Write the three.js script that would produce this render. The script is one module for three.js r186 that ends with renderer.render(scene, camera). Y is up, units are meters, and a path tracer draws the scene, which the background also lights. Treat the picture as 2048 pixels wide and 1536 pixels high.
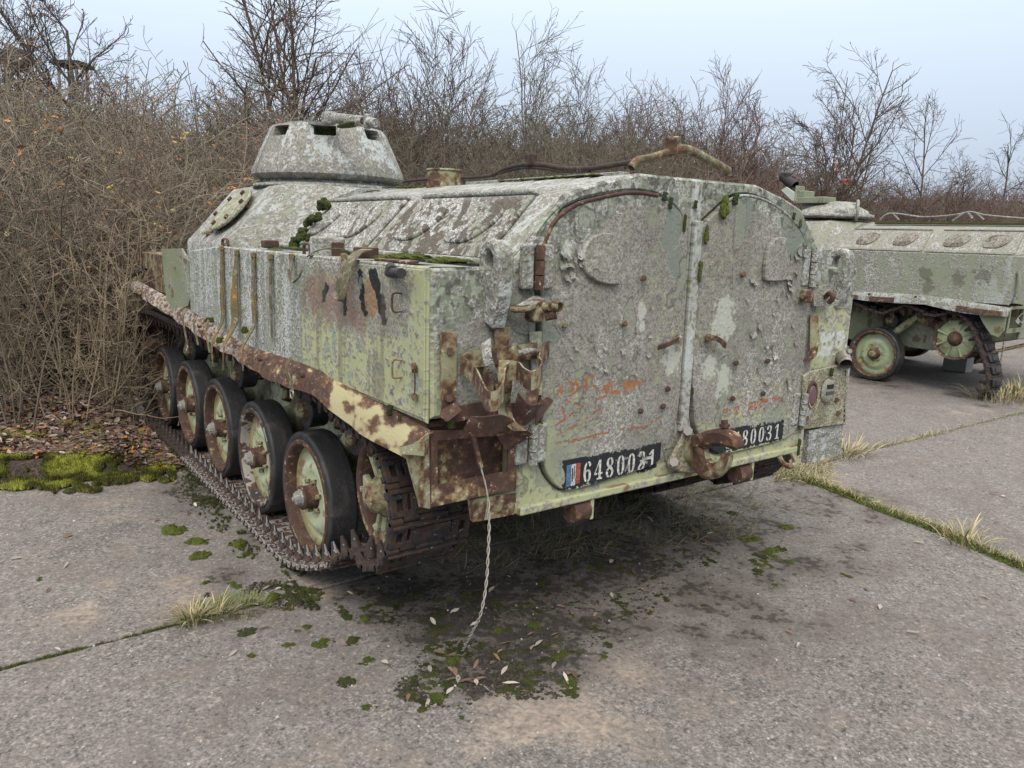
import * as THREE from 'three';
import { RoundedBoxGeometry } from 'three/addons/geometries/RoundedBoxGeometry.js';
import { mergeGeometries, toCreasedNormals, mergeVertices } from 'three/addons/utils/BufferGeometryUtils.js';
import { Brush, Evaluator, SUBTRACTION } from 'three-bvh-csg';

/* ---------- camera, sky, sun, exposure ---------- */
const scene = new THREE.Scene();
const CAM = { p: new THREE.Vector3(-2.4684, 1.6628, 2.1429), yaw: -0.6288, pitch: -0.1916, roll: 0.0305, f: 1540 };
const camera = new THREE.PerspectiveCamera(2 * Math.atan(768 / CAM.f) * 180 / Math.PI, 4 / 3, 0.05, 600);
camera.position.copy(CAM.p);
camera.rotation.order = 'YXZ';
camera.rotation.set(CAM.pitch, CAM.yaw, CAM.roll);
camera.updateMatrixWorld(true);

const renderer = new THREE.WebGLRenderer({ antialias: true });
renderer.setSize(1024, 768);
renderer.toneMapping = THREE.LinearToneMapping;
renderer.toneMappingExposure = 1.25;
renderer.shadowMap.enabled = true;

{ // overcast sky: paler towards the horizon, three times brighter overhead
  const w = 512, h = 256, d = new Float32Array(w * h * 4);
  for (let j = 0; j < h; j++) {
    const el = ((j + 0.5) / h - 0.5) * Math.PI, s = Math.max(0, Math.sin(el));
    for (let i = 0; i < w; i++) {
      const az = (i + 0.5) / w * Math.PI * 2;
      const cl = 0.03 * Math.sin(az * 3 + 1 + s * 4) + 0.02 * Math.sin(az * 7 + s * 9);
      const L = (0.47 + 1.36 * s) * (1 + cl * (0.3 + s));
      const k = (j * w + i) * 4, b = 1 - 0.5 * s;
      const q = s < 0.25 ? 0 : Math.min(1, (s - 0.25) * 2); d[k] = L * (0.79 + 0.23 * q); d[k + 1] = L * (0.92 + 0.075 * q); d[k + 2] = L * (1.1 - 0.13 * q); d[k + 3] = 1;
      if (el < -0.02) { d[k] = 0.2; d[k + 1] = 0.19; d[k + 2] = 0.18; }
    }
  }
  const sky = new THREE.DataTexture(d, w, h, THREE.RGBAFormat, THREE.FloatType);
  sky.mapping = THREE.EquirectangularReflectionMapping; sky.magFilter = THREE.LinearFilter; sky.minFilter = THREE.LinearFilter;
  sky.needsUpdate = true; scene.background = sky; scene.environment = sky;
}
const sun = new THREE.DirectionalLight(0xfff5e8, 1.5);
sun.position.set(-9, 15, 10); sun.target.position.set(0, 0, -1);
sun.castShadow = true; sun.shadow.radius = 45; sun.shadow.mapSize.set(2048, 2048);
Object.assign(sun.shadow.camera, { left: -14, right: 14, top: 14, bottom: -14, near: 0.5, far: 60 });
scene.add(sun, sun.target);

/* ---------- small tools ---------- */
const V = (x, y, z) => new THREE.Vector3(x, y, z);
function rngOf(seed) { let a = seed >>> 0; return () => { a = (a + 0x6D2B79F5) | 0; let t = Math.imul(a ^ (a >>> 15), 1 | a); t = (t + Math.imul(t ^ (t >>> 7), 61 | t)) ^ t; return ((t ^ (t >>> 14)) >>> 0) / 4294967296; }; }
const HT = new Float32Array(65536), HP = new Uint16Array(65536);
{ const r = rngOf(7); for (let i = 0; i < 65536; i++) { HT[i] = r(); HP[i] = (r() * 65536) | 0; } }
function vn(x, y, s) { // value noise 0..1
  const xi = Math.floor(x), yi = Math.floor(y); let fx = x - xi, fy = y - yi;
  fx = fx * fx * (3 - 2 * fx); fy = fy * fy * (3 - 2 * fy);
  const A = HP[(yi * 131 + s * 7919) & 65535], B = HP[((yi + 1) * 131 + s * 7919) & 65535];
  const a = HT[(A + xi * 57) & 65535], b = HT[(A + (xi + 1) * 57) & 65535], c = HT[(B + xi * 57) & 65535], e = HT[(B + (xi + 1) * 57) & 65535];
  return a + (b - a) * fx + (c - a + (a - b - c + e) * fx) * fy;
}
const fb = (x, y, s, o = 4) => { let v = 0, a = 0.5, t = 0; for (let i = 0; i < o; i++) { v += a * vn(x, y, s + i * 13); t += a; a *= 0.5; x *= 2.03; y *= 2.03; } return v / t; };
const ss = (a, b, x) => { x = (x - a) / (b - a); x = x < 0 ? 0 : x > 1 ? 1 : x; return x * x * (3 - 2 * x); };
const clamp = (x, a = 0, b = 1) => x < a ? a : x > b ? b : x;
const mixc = (c, d, t) => { c[0] += (d[0] - c[0]) * t; c[1] += (d[1] - c[1]) * t; c[2] += (d[2] - c[2]) * t; };
const pol = (x, y, cx, cy, rx, ry) => { const u = (x - cx) / rx, v = (y - cy) / ry; return 1 - Math.sqrt(u * u + v * v); };

// photo pixel -> point on a plane of the place (axis 0 = x, 1 = y, 2 = z)
const AX = ['x', 'y', 'z'];
function px(u, v, axis, val) {
  const d = V((u - 1024) / CAM.f, (768 - v) / CAM.f, -1).applyQuaternion(camera.quaternion);
  const k = AX[axis], t = (val - CAM.p[k]) / d[k];
  return CAM.p.clone().addScaledVector(d, t);
}

/* ---------- textures ---------- */
// fn(x, y, c) fills c = [r, g, b (0..255 sRGB), height 0..1, roughness 0..1]; x, y in metres
function tex(W, H, mw, mh, fn, o = {}) {
  const col = new Uint8Array(W * H * 4), hgt = new Uint8Array(W * H * 4), rgh = o.rough ? new Uint8Array(W * H * 4) : null;
  const c = [0, 0, 0, 0.5, 0.9], x0 = o.x0 || 0, y0 = o.y0 || 0;
  for (let j = 0; j < H; j++) for (let i = 0; i < W; i++) {
    c[3] = 0.5; c[4] = 0.9;
    fn(x0 + (i + 0.5) / W * mw, y0 + (j + 0.5) / H * mh, c);
    const k = (j * W + i) * 4, h = clamp(c[3]) * 255;
    col[k] = clamp(c[0], 0, 255); col[k + 1] = clamp(c[1], 0, 255); col[k + 2] = clamp(c[2], 0, 255); col[k + 3] = 255;
    hgt[k] = hgt[k + 1] = hgt[k + 2] = h; hgt[k + 3] = 255;
    if (rgh) { rgh[k] = rgh[k + 1] = rgh[k + 2] = clamp(c[4]) * 255; rgh[k + 3] = 255; }
  }
  const mk = (d, srgb) => { const t = new THREE.DataTexture(d, W, H, THREE.RGBAFormat); t.magFilter = THREE.LinearFilter; t.minFilter = THREE.LinearMipmapLinearFilter; t.generateMipmaps = true; t.wrapS = t.wrapT = o.clampEdge ? THREE.ClampToEdgeWrapping : THREE.RepeatWrapping; if (srgb) t.colorSpace = THREE.SRGBColorSpace; t.needsUpdate = true; return t; };
  return { map: mk(col, true), bump: mk(hgt, false), rough: rgh && mk(rgh, false) };
}
function mat(t, o = {}) {
  const m = new THREE.MeshStandardMaterial({ map: t.map, roughness: o.roughness ?? 0.9, metalness: o.metalness ?? 0 });
  if (o.bump) { m.bumpMap = t.bump; m.bumpScale = o.bump; }
  if (t.rough) { m.roughnessMap = t.rough; m.roughness = 1; }
  if (o.side) m.side = o.side;
  if (o.vertexColors) m.vertexColors = true;
  if (o.color) m.color = new THREE.Color().setRGB(...o.color);
  return m;
}
const plain = (r, g, b, rough = 0.9, metal = 0) => new THREE.MeshStandardMaterial({ color: new THREE.Color().setRGB(r, g, b), roughness: rough, metalness: metal });

/* ---------- geometry tools ---------- */
// planar uv in metres by the main direction of each face; k = size of the texture in metres
function boxUV(g, k = 1, ox = 0, oy = 0, kv = k) {
  if (g.index) g = g.toNonIndexed();
  const p = g.attributes.position, n = p.count, uv = new Float32Array(n * 2), a = V(), b = V(), c = V();
  for (let i = 0; i < n; i += 3) {
    a.fromBufferAttribute(p, i); b.fromBufferAttribute(p, i + 1).sub(a); c.fromBufferAttribute(p, i + 2).sub(a); b.cross(c);
    const X = Math.abs(b.x), Y = Math.abs(b.y), Z = Math.abs(b.z);
    for (let q = i; q < i + 3; q++) {
      const x = p.getX(q), y = p.getY(q), z = p.getZ(q);
      let u, v; if (X >= Y && X >= Z) { u = z; v = y; } else if (Y >= Z) { u = x; v = z; } else { u = x; v = y; }
      uv[q * 2] = (u + ox) / k; uv[q * 2 + 1] = (v + oy) / kv;
    }
  }
  g.setAttribute('uv', new THREE.BufferAttribute(uv, 2)); return g;
}
function mapUV(g, fn) { // uv by a function of position
  const p = g.attributes.position, uv = new Float32Array(p.count * 2);
  for (let i = 0; i < p.count; i++) { const r = fn(p.getX(i), p.getY(i), p.getZ(i)); uv[i * 2] = r[0]; uv[i * 2 + 1] = r[1]; }
  g.setAttribute('uv', new THREE.BufferAttribute(uv, 2)); return g;
}
const clean = (g) => { g = g.index ? g.toNonIndexed() : g; for (const k of Object.keys(g.attributes)) if (!['position', 'normal', 'uv'].includes(k)) g.deleteAttribute(k); if (!g.attributes.uv) g.setAttribute('uv', new THREE.BufferAttribute(new Float32Array(g.attributes.position.count * 2), 2)); g.morphAttributes = {}; g.clearGroups(); return g; };
const merge = (gs) => gs.length === 1 ? clean(gs[0]) : mergeGeometries(gs.map(clean));
const rbox = (w, h, d, r = 0.006, x = 0, y = 0, z = 0) => new RoundedBoxGeometry(w, h, d, 1, Math.min(r, w / 2.1, h / 2.1, d / 2.1)).translate(x, y, z);
// box between corners
const cbox = (x0, x1, y0, y1, z0, z1, r = 0.005) => rbox(Math.abs(x1 - x0), Math.abs(y1 - y0), Math.abs(z1 - z0), r, (x0 + x1) / 2, (y0 + y1) / 2, (z0 + z1) / 2);
function tube(pts, r, seg = 24, rad = 8, closed = false) { return new THREE.TubeGeometry(new THREE.CatmullRomCurve3(pts, closed, 'centripetal'), seg, r, rad, closed); }
// rod between two points
function rod(a, b, r0, r1 = r0, n = 10, open = false) {
  const d = b.clone().sub(a), g = new THREE.CylinderGeometry(r1, r0, d.length(), n, 1, open);
  g.applyQuaternion(new THREE.Quaternion().setFromUnitVectors(V(0, 1, 0), d.clone().normalize()));
  return g.translate((a.x + b.x) / 2, (a.y + b.y) / 2, (a.z + b.z) / 2);
}
// shape in (a, b) extruded along an axis: 'x' -> points are (z, y), 'z' -> (x, y), 'y' -> (x, z)
function ext(pts, axis, from, to, bevel = 0, holes = [], curve = 0) {
  const s = pts instanceof THREE.Shape ? pts : new THREE.Shape(pts.map(([a, b]) => new THREE.Vector2(a, b)));
  for (const h of holes) s.holes.push(new THREE.Path(h.map(([a, b]) => new THREE.Vector2(a, b))));
  const d = Math.abs(to - from) - 2 * bevel;
  const g = new THREE.ExtrudeGeometry(s, { depth: d, bevelEnabled: bevel > 0, bevelThickness: bevel, bevelSize: bevel, bevelOffset: -bevel, bevelSegments: 1, curveSegments: curve || 10 });
  g.translate(0, 0, Math.min(from, to) + bevel);
  if (axis === 'x') g.applyMatrix4(new THREE.Matrix4().set(0, 0, 1, 0, 0, 1, 0, 0, 1, 0, 0, 0, 0, 0, 0, 1)); // (a,b,c)->(c,b,a)
  if (axis === 'y') g.applyMatrix4(new THREE.Matrix4().set(1, 0, 0, 0, 0, 0, 1, 0, 0, 1, 0, 0, 0, 0, 0, 1)); // (a,b,c)->(a,c,b)
  if (axis !== 'z') { // mirrored: turn the faces over
    const q = g.index ? g.toNonIndexed() : g, P = q.attributes.position.array;
    for (let i = 0; i < P.length; i += 9) for (let k = 0; k < 3; k++) { const t = P[i + 3 + k]; P[i + 3 + k] = P[i + 6 + k]; P[i + 6 + k] = t; }
    q.computeVertexNormals(); return q;
  }
  return g;
}
const ell = (cx, cy, rx, ry, n = 24, a0 = 0, a1 = Math.PI * 2) => Array.from({ length: n }, (_, i) => { const t = a0 + (a1 - a0) * i / (a1 - a0 >= 6.28 ? n : n - 1); return [cx + rx * Math.cos(t), cy + ry * Math.sin(t)]; });
// smooth closed outline through points
const smooth = (pts, n = 60, ten = 0.5) => new THREE.CatmullRomCurve3(pts.map(([a, b]) => V(a, b, 0)), true, 'catmullrom', ten).getPoints(n).slice(0, -1).map((p) => [p.x, p.y]);
function lathe(prof, n = 40) { return new THREE.LatheGeometry(prof.map(([r, y]) => new THREE.Vector2(r, y)), n); }
// flat strip of metal or webbing: points and a width direction for each
function ribbon(pts, wid, thick, n = 40) {
  const P = new THREE.CatmullRomCurve3(pts, false, 'centripetal').getPoints(n), pos = [], idx = [];
  const W = Array.isArray(wid) ? wid : [wid, wid];
  for (let i = 0; i <= n; i++) {
    const t = P[Math.min(n, i + 1)].clone().sub(P[Math.max(0, i - 1)]).normalize();
    const f = i / n * (W.length - 1), k = Math.min(W.length - 2, Math.floor(f)), w = W[k].clone().lerp(W[k + 1], f - k);
    const nn = t.clone().cross(w).normalize().multiplyScalar(thick / 2), h = w.clone().multiplyScalar(0.5);
    for (const [a, b] of [[1, 1], [-1, 1], [-1, -1], [1, -1]]) { const q = P[i].clone().addScaledVector(h, a).addScaledVector(nn, b); pos.push(q.x, q.y, q.z); }
    if (i) { const o = (i - 1) * 4, q = i * 4; for (let s = 0; s < 4; s++) { const e = (s + 1) % 4; idx.push(o + s, q + s, q + e, o + s, q + e, o + e); } }
  }
  idx.push(0, 1, 2, 0, 2, 3); const e = n * 4; idx.push(e, e + 2, e + 1, e, e + 3, e + 2);
  const g = new THREE.BufferGeometry(); g.setAttribute('position', new THREE.Float32BufferAttribute(pos, 3)); g.setIndex(idx);
  return toCreasedNormals(g, 0.9);
}
// sections along z, each a closed outline of [x, y]; capped
function loft(secs) {
  const pos = [], n = secs[0][1].length;
  const q = (a, b, c, d) => pos.push(...a, ...b, ...c, ...a, ...c, ...d);
  for (let i = 0; i + 1 < secs.length; i++) for (let k = 0; k < n; k++) {
    const e = (k + 1) % n, A = secs[i], B = secs[i + 1];
    q([...A[1][k], A[0]], [...B[1][k], B[0]], [...B[1][e], B[0]], [...A[1][e], A[0]]);
  }
  for (const [s, flip] of [[secs[0], false], [secs[secs.length - 1], true]]) {
    const tr = THREE.ShapeUtils.triangulateShape(s[1].map(([a, b]) => new THREE.Vector2(a, b)), []);
    for (const t of tr) for (const k of (flip ? [t[2], t[1], t[0]] : t)) pos.push(...s[1][k], s[0]);
  }
  const g = new THREE.BufferGeometry(); g.setAttribute('position', new THREE.Float32BufferAttribute(pos, 3));
  return toCreasedNormals(g, 0.7);
}
// solid plate from a planar outline in space, thickness going inwards
function plate3(pts, thick) {
  const a = pts[0], nrm = V(); // Newell
  for (let i = 0; i < pts.length; i++) { const p = pts[i], q = pts[(i + 1) % pts.length]; nrm.x += (p.y - q.y) * (p.z + q.z); nrm.y += (p.z - q.z) * (p.x + q.x); nrm.z += (p.x - q.x) * (p.y + q.y); }
  nrm.normalize();
  const X = pts[1].clone().sub(a).normalize(), Y = nrm.clone().cross(X);
  const flat = pts.map((p) => { const d = p.clone().sub(a); return new THREE.Vector2(d.dot(X), d.dot(Y)); });
  const g = new THREE.ExtrudeGeometry(new THREE.Shape(flat), { depth: thick, bevelEnabled: false });
  g.translate(0, 0, -thick);
  return g.applyMatrix4(new THREE.Matrix4().makeBasis(X, Y, nrm).setPosition(a));
}

/* ---------- objects ---------- */
const taken = {};
function numbered(n) { const k = taken[n] = (taken[n] || 0) + 1; return k === 1 ? n : n + '_' + String(k - 1).padStart(3, '0'); }
function obj(name, gs, m, parent, uvk = 0) {
  let g = Array.isArray(gs) ? merge(gs) : clean(gs);
  if (uvk) g = boxUV(g, uvk);
  const o = new THREE.Mesh(g, m); o.name = parent ? name : numbered(name); o.castShadow = o.receiveShadow = true;
  (parent || scene).add(o); return o;
}
function tag(o, label, category, group, kind) { o.userData.label = label; if (category) o.userData.category = category; if (group) o.userData.group = group; if (kind) o.userData.kind = kind; return o; }
function thing(name, label, category, pos = [0, 0, 0], group) { const o = new THREE.Group(); o.name = numbered(name); o.position.set(...pos); scene.add(o); return tag(o, label, category, group); }

/* ---------- materials ---------- */
const P1 = [162, 166, 132], P2 = [132, 138, 122], PG = [118, 126, 112], RUST = [76, 57, 48], RUST2 = [108, 80, 62];
// weathered paint under lichen: cover = grey crust, white = pale lichen grains, st = how far both follow run-off streaks
function crust(x, y, c, paint, cover, white, st = 0.6, sd = 0, bl = 1) {
  const n1 = fb(x * 7 + sd, y * 7, 1 + sd, 4), n2 = fb(x * 30, y * 30, 9 + sd, 3), s1 = fb(x * 20 + sd * 3, y * 1.7, 21 + sd, 3), g1 = vn(x * 210, y * 210, 31), g2 = vn(x * 95, y * 95, 37), g3 = vn(x * 48, y * 48, 41);
  const pv = 0.93 + 0.12 * n1 + 0.05 * g2;
  c[0] = paint[0] * pv; c[1] = paint[1] * pv; c[2] = paint[2] * (pv - 0.02 + 0.08 * (s1 - 0.5));
  const cv = ss(-0.26, 0.26, cover - 0.5 + (n1 - 0.5) * 0.85 * bl + (s1 - 0.5) * st * 1.1 + (n2 - 0.5) * 0.9 * bl + (g3 - 0.5) * 0.55 + (g2 - 0.5) * 0.7);
  const gr = 101 + 54 * g1 + 48 * (g2 - 0.5) + 46 * bl * (n2 - 0.5) + 30 * (n1 - 0.5) + 26 * st * (s1 - 0.5);
  mixc(c, [gr * 1.01, gr * 0.988, gr * 0.935], cv * 0.92);
  const wh = 0.84 * ss(-0.06, 0.4, white - 0.645 + (n2 - 0.5) * 0.95 * bl + (s1 - 0.5) * st * 0.8 + (g2 - 0.5) * 1.0 + (g1 - 0.5) * 0.6 + (n1 - 0.5) * 0.5);
  const wv = 168 + 46 * g1;
  mixc(c, [wv * 0.985, wv, wv * 0.995], wh);
  const dk = ss(0.74, 0.86, g2 * 0.5 + g1 * 0.35 + n2 * 0.3) * cv;
  mixc(c, [54, 51, 46], dk * 0.62);
  c[3] = 0.25 + cv * (0.14 + 0.22 * g2 + 0.1 * g1) + wh * (0.16 + 0.18 * g1) - dk * 0.2;
  return cv;
}
function rusty(x, y, c, paint, keep, sd = 0) {
  const n1 = fb(x * 9 + sd, y * 9, 51 + sd, 4), n2 = fb(x * 46, y * 46, 59, 3), g1 = vn(x * 190, y * 190, 67);
  const v = 0.74 + 0.4 * n2 + 0.16 * g1;
  c[0] = RUST[0] * v; c[1] = RUST[1] * v; c[2] = RUST[2] * v;
  mixc(c, RUST2, ss(0.5, 0.74, n2 + (n1 - 0.5) * 0.4 + (g1 - 0.5) * 0.2) * 0.7);
  mixc(c, [66, 46, 42], ss(0.5, 0.66, vn(x * 14, y * 14, 77)) * 0.5);
  const s1 = fb(x * 26 + sd, y * 5, 63, 3), kk = keep - 0.5 + (n1 - 0.5) * 1.0 + (n2 - 0.5) * 0.8 + (s1 - 0.5) * 0.5 + (g1 - 0.5) * 0.12, k = ss(-0.24, 0.2, kk);
  mixc(c, [128, 92, 60], ss(-0.4, -0.02, kk) * 0.6);
  mixc(c, [paint[0] * (0.9 + 0.12 * n2), paint[1] * (0.9 + 0.12 * n2), paint[2] * (0.88 + 0.1 * n2)], k);
  const w = ss(0.76, 0.82, n2 * 0.7 + g1 * 0.34); mixc(c, [182, 180, 172], w * 0.8);
  c[3] = 0.35 + 0.25 * n2 + 0.12 * g1 + k * 0.22 + w * 0.1;
}
// the two registration numbers, stencilled white on black
function plateCanvas(seed) {
  const cv = document.createElement('canvas'); cv.width = 640; cv.height = 150; const g = cv.getContext('2d');
  g.fillStyle = '#15181e'; g.fillRect(0, 0, 640, 150);
  if (seed === 1) { g.fillStyle = '#4d6f97'; g.fillRect(28, 26, 26, 104); g.fillStyle = '#c9cbcc'; g.fillRect(56, 26, 27, 104); g.fillStyle = '#a4523f'; g.fillRect(85, 26, 25, 100);
  g.fillStyle = '#15181e'; g.fillRect(60, 44, 7, 66); g.fillRect(72, 36, 5, 60); }
  g.textAlign = 'center'; g.textBaseline = 'alphabetic'; g.fillStyle = '#d6d6d0';
  const s = '6480031';
  for (let i = 0; i < 7; i++) { g.save(); g.translate(154 + i * 71, 126); g.scale(0.92, 1.32); g.font = 'bold 104px serif'; g.fillText(s[i], 0, 0); g.restore(); }
  g.fillStyle = '#15181e'; // stencil bridges
  for (let i = 0; i < 7; i++) { const x = 154 + i * 71; if (s[i] !== '1' && s[i] !== '4') { g.fillRect(x - 3, 20, 5, 26); g.fillRect(x - 3, 108, 5, 24); } if (s[i] === '4') g.fillRect(x - 8, 92, 5, 10); }
  if (seed === 1) { g.fillStyle = '#c4c5c3'; g.fillRect(512, 62, 64, 16); g.beginPath(); g.moveTo(512, 66); g.lineTo(480, 118); g.lineTo(488, 120); g.lineTo(536, 70); g.fill(); }
  return g.getImageData(0, 0, 640, 150).data;
}
const PL = [plateCanvas(1), plateCanvas(2)];
function plate(x, y, c, img, x0, x1, y0, y1, sd) {
  if (x < x0 || x > x1 || y < y0 || y > y1) return;
  const w = fb(x * 60, y * 60, 91 + sd, 3), wl = fb(x * 13, y * 13, 93 + sd, 3), gg = vn(x * 170, y * 170, 95);
  const ed = Math.min(x - x0, x1 - x, y - y0, y1 - y);
  const keep = ss(-0.03, 0.06, 0.33 - Math.abs(w - 0.5) * 0.5 + (0.5 - wl) * 0.8 - Math.max(0, 0.02 - ed) * 14 - (gg - 0.5) * 0.2);
  const i = clamp(Math.floor((x - x0) / (x1 - x0) * 640), 0, 639), j = clamp(Math.floor((1 - (y - y0) / (y1 - y0)) * 150), 0, 149), k = (j * 640 + i) * 4;
  const v = 0.85 + 0.3 * (gg - 0.5);
  mixc(c, [img[k] * v + 6, img[k + 1] * v + 6, img[k + 2] * v + 6], keep * 0.96); c[3] -= keep * 0.1;
}
const seg = (x, y, a, b) => { const dx = b[0] - a[0], dy = b[1] - a[1], t = clamp(((x - a[0]) * dx + (y - a[1]) * dy) / (dx * dx + dy * dy)); return Math.hypot(x - a[0] - dx * t, y - a[1] - dy * t); };
const line = (x, y, L) => { let d = 9; for (let i = 0; i + 1 < L.length; i++) d = Math.min(d, seg(x, y, L[i], L[i + 1])); return d; };
const Z0 = (u, v) => { const p = px(u, v, 2, 0.012); return [p.x, p.y]; };
const pz = (a) => a.map(([u, v]) => Z0(u, v));
const SCR = [pz([[1115, 770], [1128, 757], [1160, 775], [1130, 800], [1165, 812], [1110, 850]]), pz([[1120, 865], [1160, 845], [1200, 815]]), pz([[1115, 885], [1150, 880], [1240, 858], [1290, 855], [1320, 830]]), pz([[1170, 770], [1200, 775], [1215, 790], [1190, 800]]), pz([[1118, 800], [1130, 830], [1120, 862]])];
const ORA = pz([[1108, 790], [1150, 778], [1185, 762], [1230, 780], [1260, 768], [1290, 760]]), RED2 = [pz([[1445, 822], [1500, 806], [1558, 796]]), pz([[1470, 824], [1520, 812]])];
const PATCH = pz([[1160, 555], [1300, 700], [1520, 560], [1460, 650], [1340, 900]]);
const SMP = [[1588, 452, 0.1, 0.13], [1345, 440, 0.05, 0.16], [1490, 420, 0.045, 0.1], [1350, 525, 0.04, 0.07]].map(([u, v, a, b]) => [...Z0(u, v), a, b]), WSP = [[1283, 620, 0.026], [1283, 652, 0.02], [1445, 640, 0.075], [1418, 735, 0.04], [1342, 715, 0.05], [1445, 760, 0.05], [1133, 498, 0.02]].map(([u, v, r]) => [...Z0(u, v), r, r * 1.4]);
function rearPixel(x, y, c) {
  const up = y > 1.04, body = Math.abs(x) < 0.9;
  const n = fb(x * 3.1, y * 3.1, 101, 3), door = body && y > 0.72 && y < 1.84;
  let cover = 0.82, white = 0.3, paint = [P1[0] + (P2[0] - P1[0]) * ss(0.35, 0.6, n), P1[1] + (P2[1] - P1[1]) * ss(0.35, 0.6, n), P1[2] + (P2[2] - P1[2]) * ss(0.35, 0.6, n)], st = 0.55;
  const rimTop = y - (1.80 - Math.max(0, Math.abs(x) - 0.42) * 0.62); // distance above the doors' arch
  if (rimTop > -0.02) { cover = 0.72; white = 0.56; paint = PG; st = 0.1; }
  else if (x < -0.9) { cover = 0.84 - ss(-1.17, -1.25, x) * 0.55; white = 0.4 + 0.12 * ss(1.35, 1.55, y); paint = x < -1.18 ? P1 : P2; }
  else if (x > 0.88) { cover = 0.46; white = 0.3; paint = P1; }
  else if (x > 0.03) { cover = 0.82 - 0.2 * ss(1.0, 0.8, y); white = 0.31 + 0.26 * ss(0.15, 0.0, Math.abs(x - 0.52) - 0.16) * ss(1.5, 1.1, y); }
  else { cover = 0.8 - 0.5 * ss(-0.45, -0.75, x) * ss(1.05, 0.9, y) + 0.08 * ss(1.3, 1.6, y); white = 0.3 + 0.16 * ss(0.13, 0.02, Math.abs(x + 0.42)) * ss(1.5, 1.35, y); }
  if (y < 0.735 + 0.02 * n) { cover = 0.32; white = 0.22; paint = P1; }
  if (x > -0.9 && x < -0.79 && y < 0.95) { cover = 0.3; paint = P1; }
  crust(x, y, c, paint, cover, white, st, 0, rimTop > -0.02 ? 0.9 : 0.42);
  // thick shaggy lichen on the top rim
  if (rimTop > -0.03) { const r = fb(x * 34, y * 34, 111, 3), k = ss(-0.03, 0.03, rimTop); mixc(c, [52, 55, 46], ss(0.5, 0.62, r) * 0.5 * k); mixc(c, [160, 170, 150], ss(0.54, 0.66, fb(x * 50 + 7, y * 50, 117, 2)) * 0.62 * k); c[3] += (0.5 - r) * 0.5 * k; }
  // bare places where the crust has flaked off
  const f1 = fb(x * 8 + 3, y * 5.2, 131, 4), f2 = fb(x * 9, y * 4.6 + 9, 137, 4);
  const smoothPatch = Math.max(...SMP.map((q) => pol(x, y, ...q))) + (fb(x * 20, y * 20, 141, 3) - 0.5) * 1.1;
  const sp = ss(0.0, 0.06, smoothPatch) * (door ? 1 : 0); mixc(c, [116, 124, 114], sp * 0.85); c[3] -= sp * 0.12;
  const fl = ss(0.655, 0.685, (x > 0.02 ? f2 : f1) + (x > 0.3 ? 0.03 : 0)) * (door || x < -0.95 ? 1 : 0); mixc(c, [128, 134, 118], fl * 0.6); c[3] -= fl * 0.3;
  const ring = ss(0.02, 0.0, Math.abs((x > 0.02 ? f2 : f1) - (x > 0.3 ? 0.632 : 0.662))) * (door ? 1 : 0); mixc(c, [74, 71, 66], ring * 0.5); c[3] += ring * 0.08;
  // white run-off between the doors and on some spots
  if (Math.abs(x + 0.025) < 0.03 && y > 0.85) { const k = ss(0.4, 0.6, fb(x * 40, y * 18, 151, 4)) * ss(0.3, 0.5, fb(x * 3, y * 3.5, 153, 2)); mixc(c, [180, 186, 184], 0.9 * Math.max(k, 0.6 * ss(0.35, 0.55, vn(x * 90, y * 90, 155)))); }
  for (const w of WSP) { const b = pol(x, y, ...w); if (b < -0.8) continue; const q = ss(-0.2, 0.25, b + (fb(x * 60, y * 60, 161, 2) - 0.5) * 1.2); mixc(c, [186, 190, 178], q * 0.7); }
  // orange scrawl, scratches and rust
  const wob = (fb(x * 70, y * 70, 171, 2) - 0.5) * 0.016;
  const o1 = line(x, y + wob, ORA), on = fb(x * 40, y * 40, 173, 3); mixc(c, on > 0.5 ? [146, 92, 56] : [148, 84, 68], ss(0.04, 0.006, o1) * ss(0.48, 0.62, on + fb(x * 11, y * 3, 175, 2) * 0.5 - 0.25) * 0.8);
  for (const s of SCR) { const d = line(x + wob, y + wob, s); mixc(c, [140, 88, 62], ss(0.0065, 0.002, d) * 0.85 * ss(0.3, 0.45, vn(x * 50, y * 50, 177))); }
  for (const s of RED2) { const d = line(x, y + wob, s); mixc(c, [150, 82, 62], ss(0.012, 0.004, d) * ss(0.4, 0.55, fb(x * 50, y * 50, 179, 2)) * 0.85); }
  // the narrow clean strip of paint beside the left corner, and stains
  if (x < -1.195) { const k = ss(0.42, 0.6, fb(x * 30, y * 7, 181, 3)); mixc(c, [P1[0] * 0.97, P1[1] * 0.97, P1[2]], k * 0.55); }
  if (x > 0.93 && y > 1.06 && y < 1.26) { const a = vn(x * 60, y * 44, 183), b = vn(x * 28, y * 28, 185); const k = (y > 1.12 && y < 1.24 ? 1 : 0.15) * ss(0.42, 0.56, a * 0.6 + b * 0.4); mixc(c, [188, 194, 192], k * 0.8); }
  plate(x, y, c, PL[0], -0.678, -0.148, 0.716, 0.838, 0); plate(x, y, c, PL[1], 0.155, 0.69, 0.732, 0.842, 7);
}
const TREAR = tex(2048, 1064, 2.6, 1.35, rearPixel, { x0: -1.3, y0: 0.6, clampEdge: true });
const M = {};
M.rear = mat(TREAR, { bump: 0.0036 });
const rearUV = (g) => mapUV(g, (x, y) => [(x + 1.3) / 2.6, (y - 0.6) / 1.35]);

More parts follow.
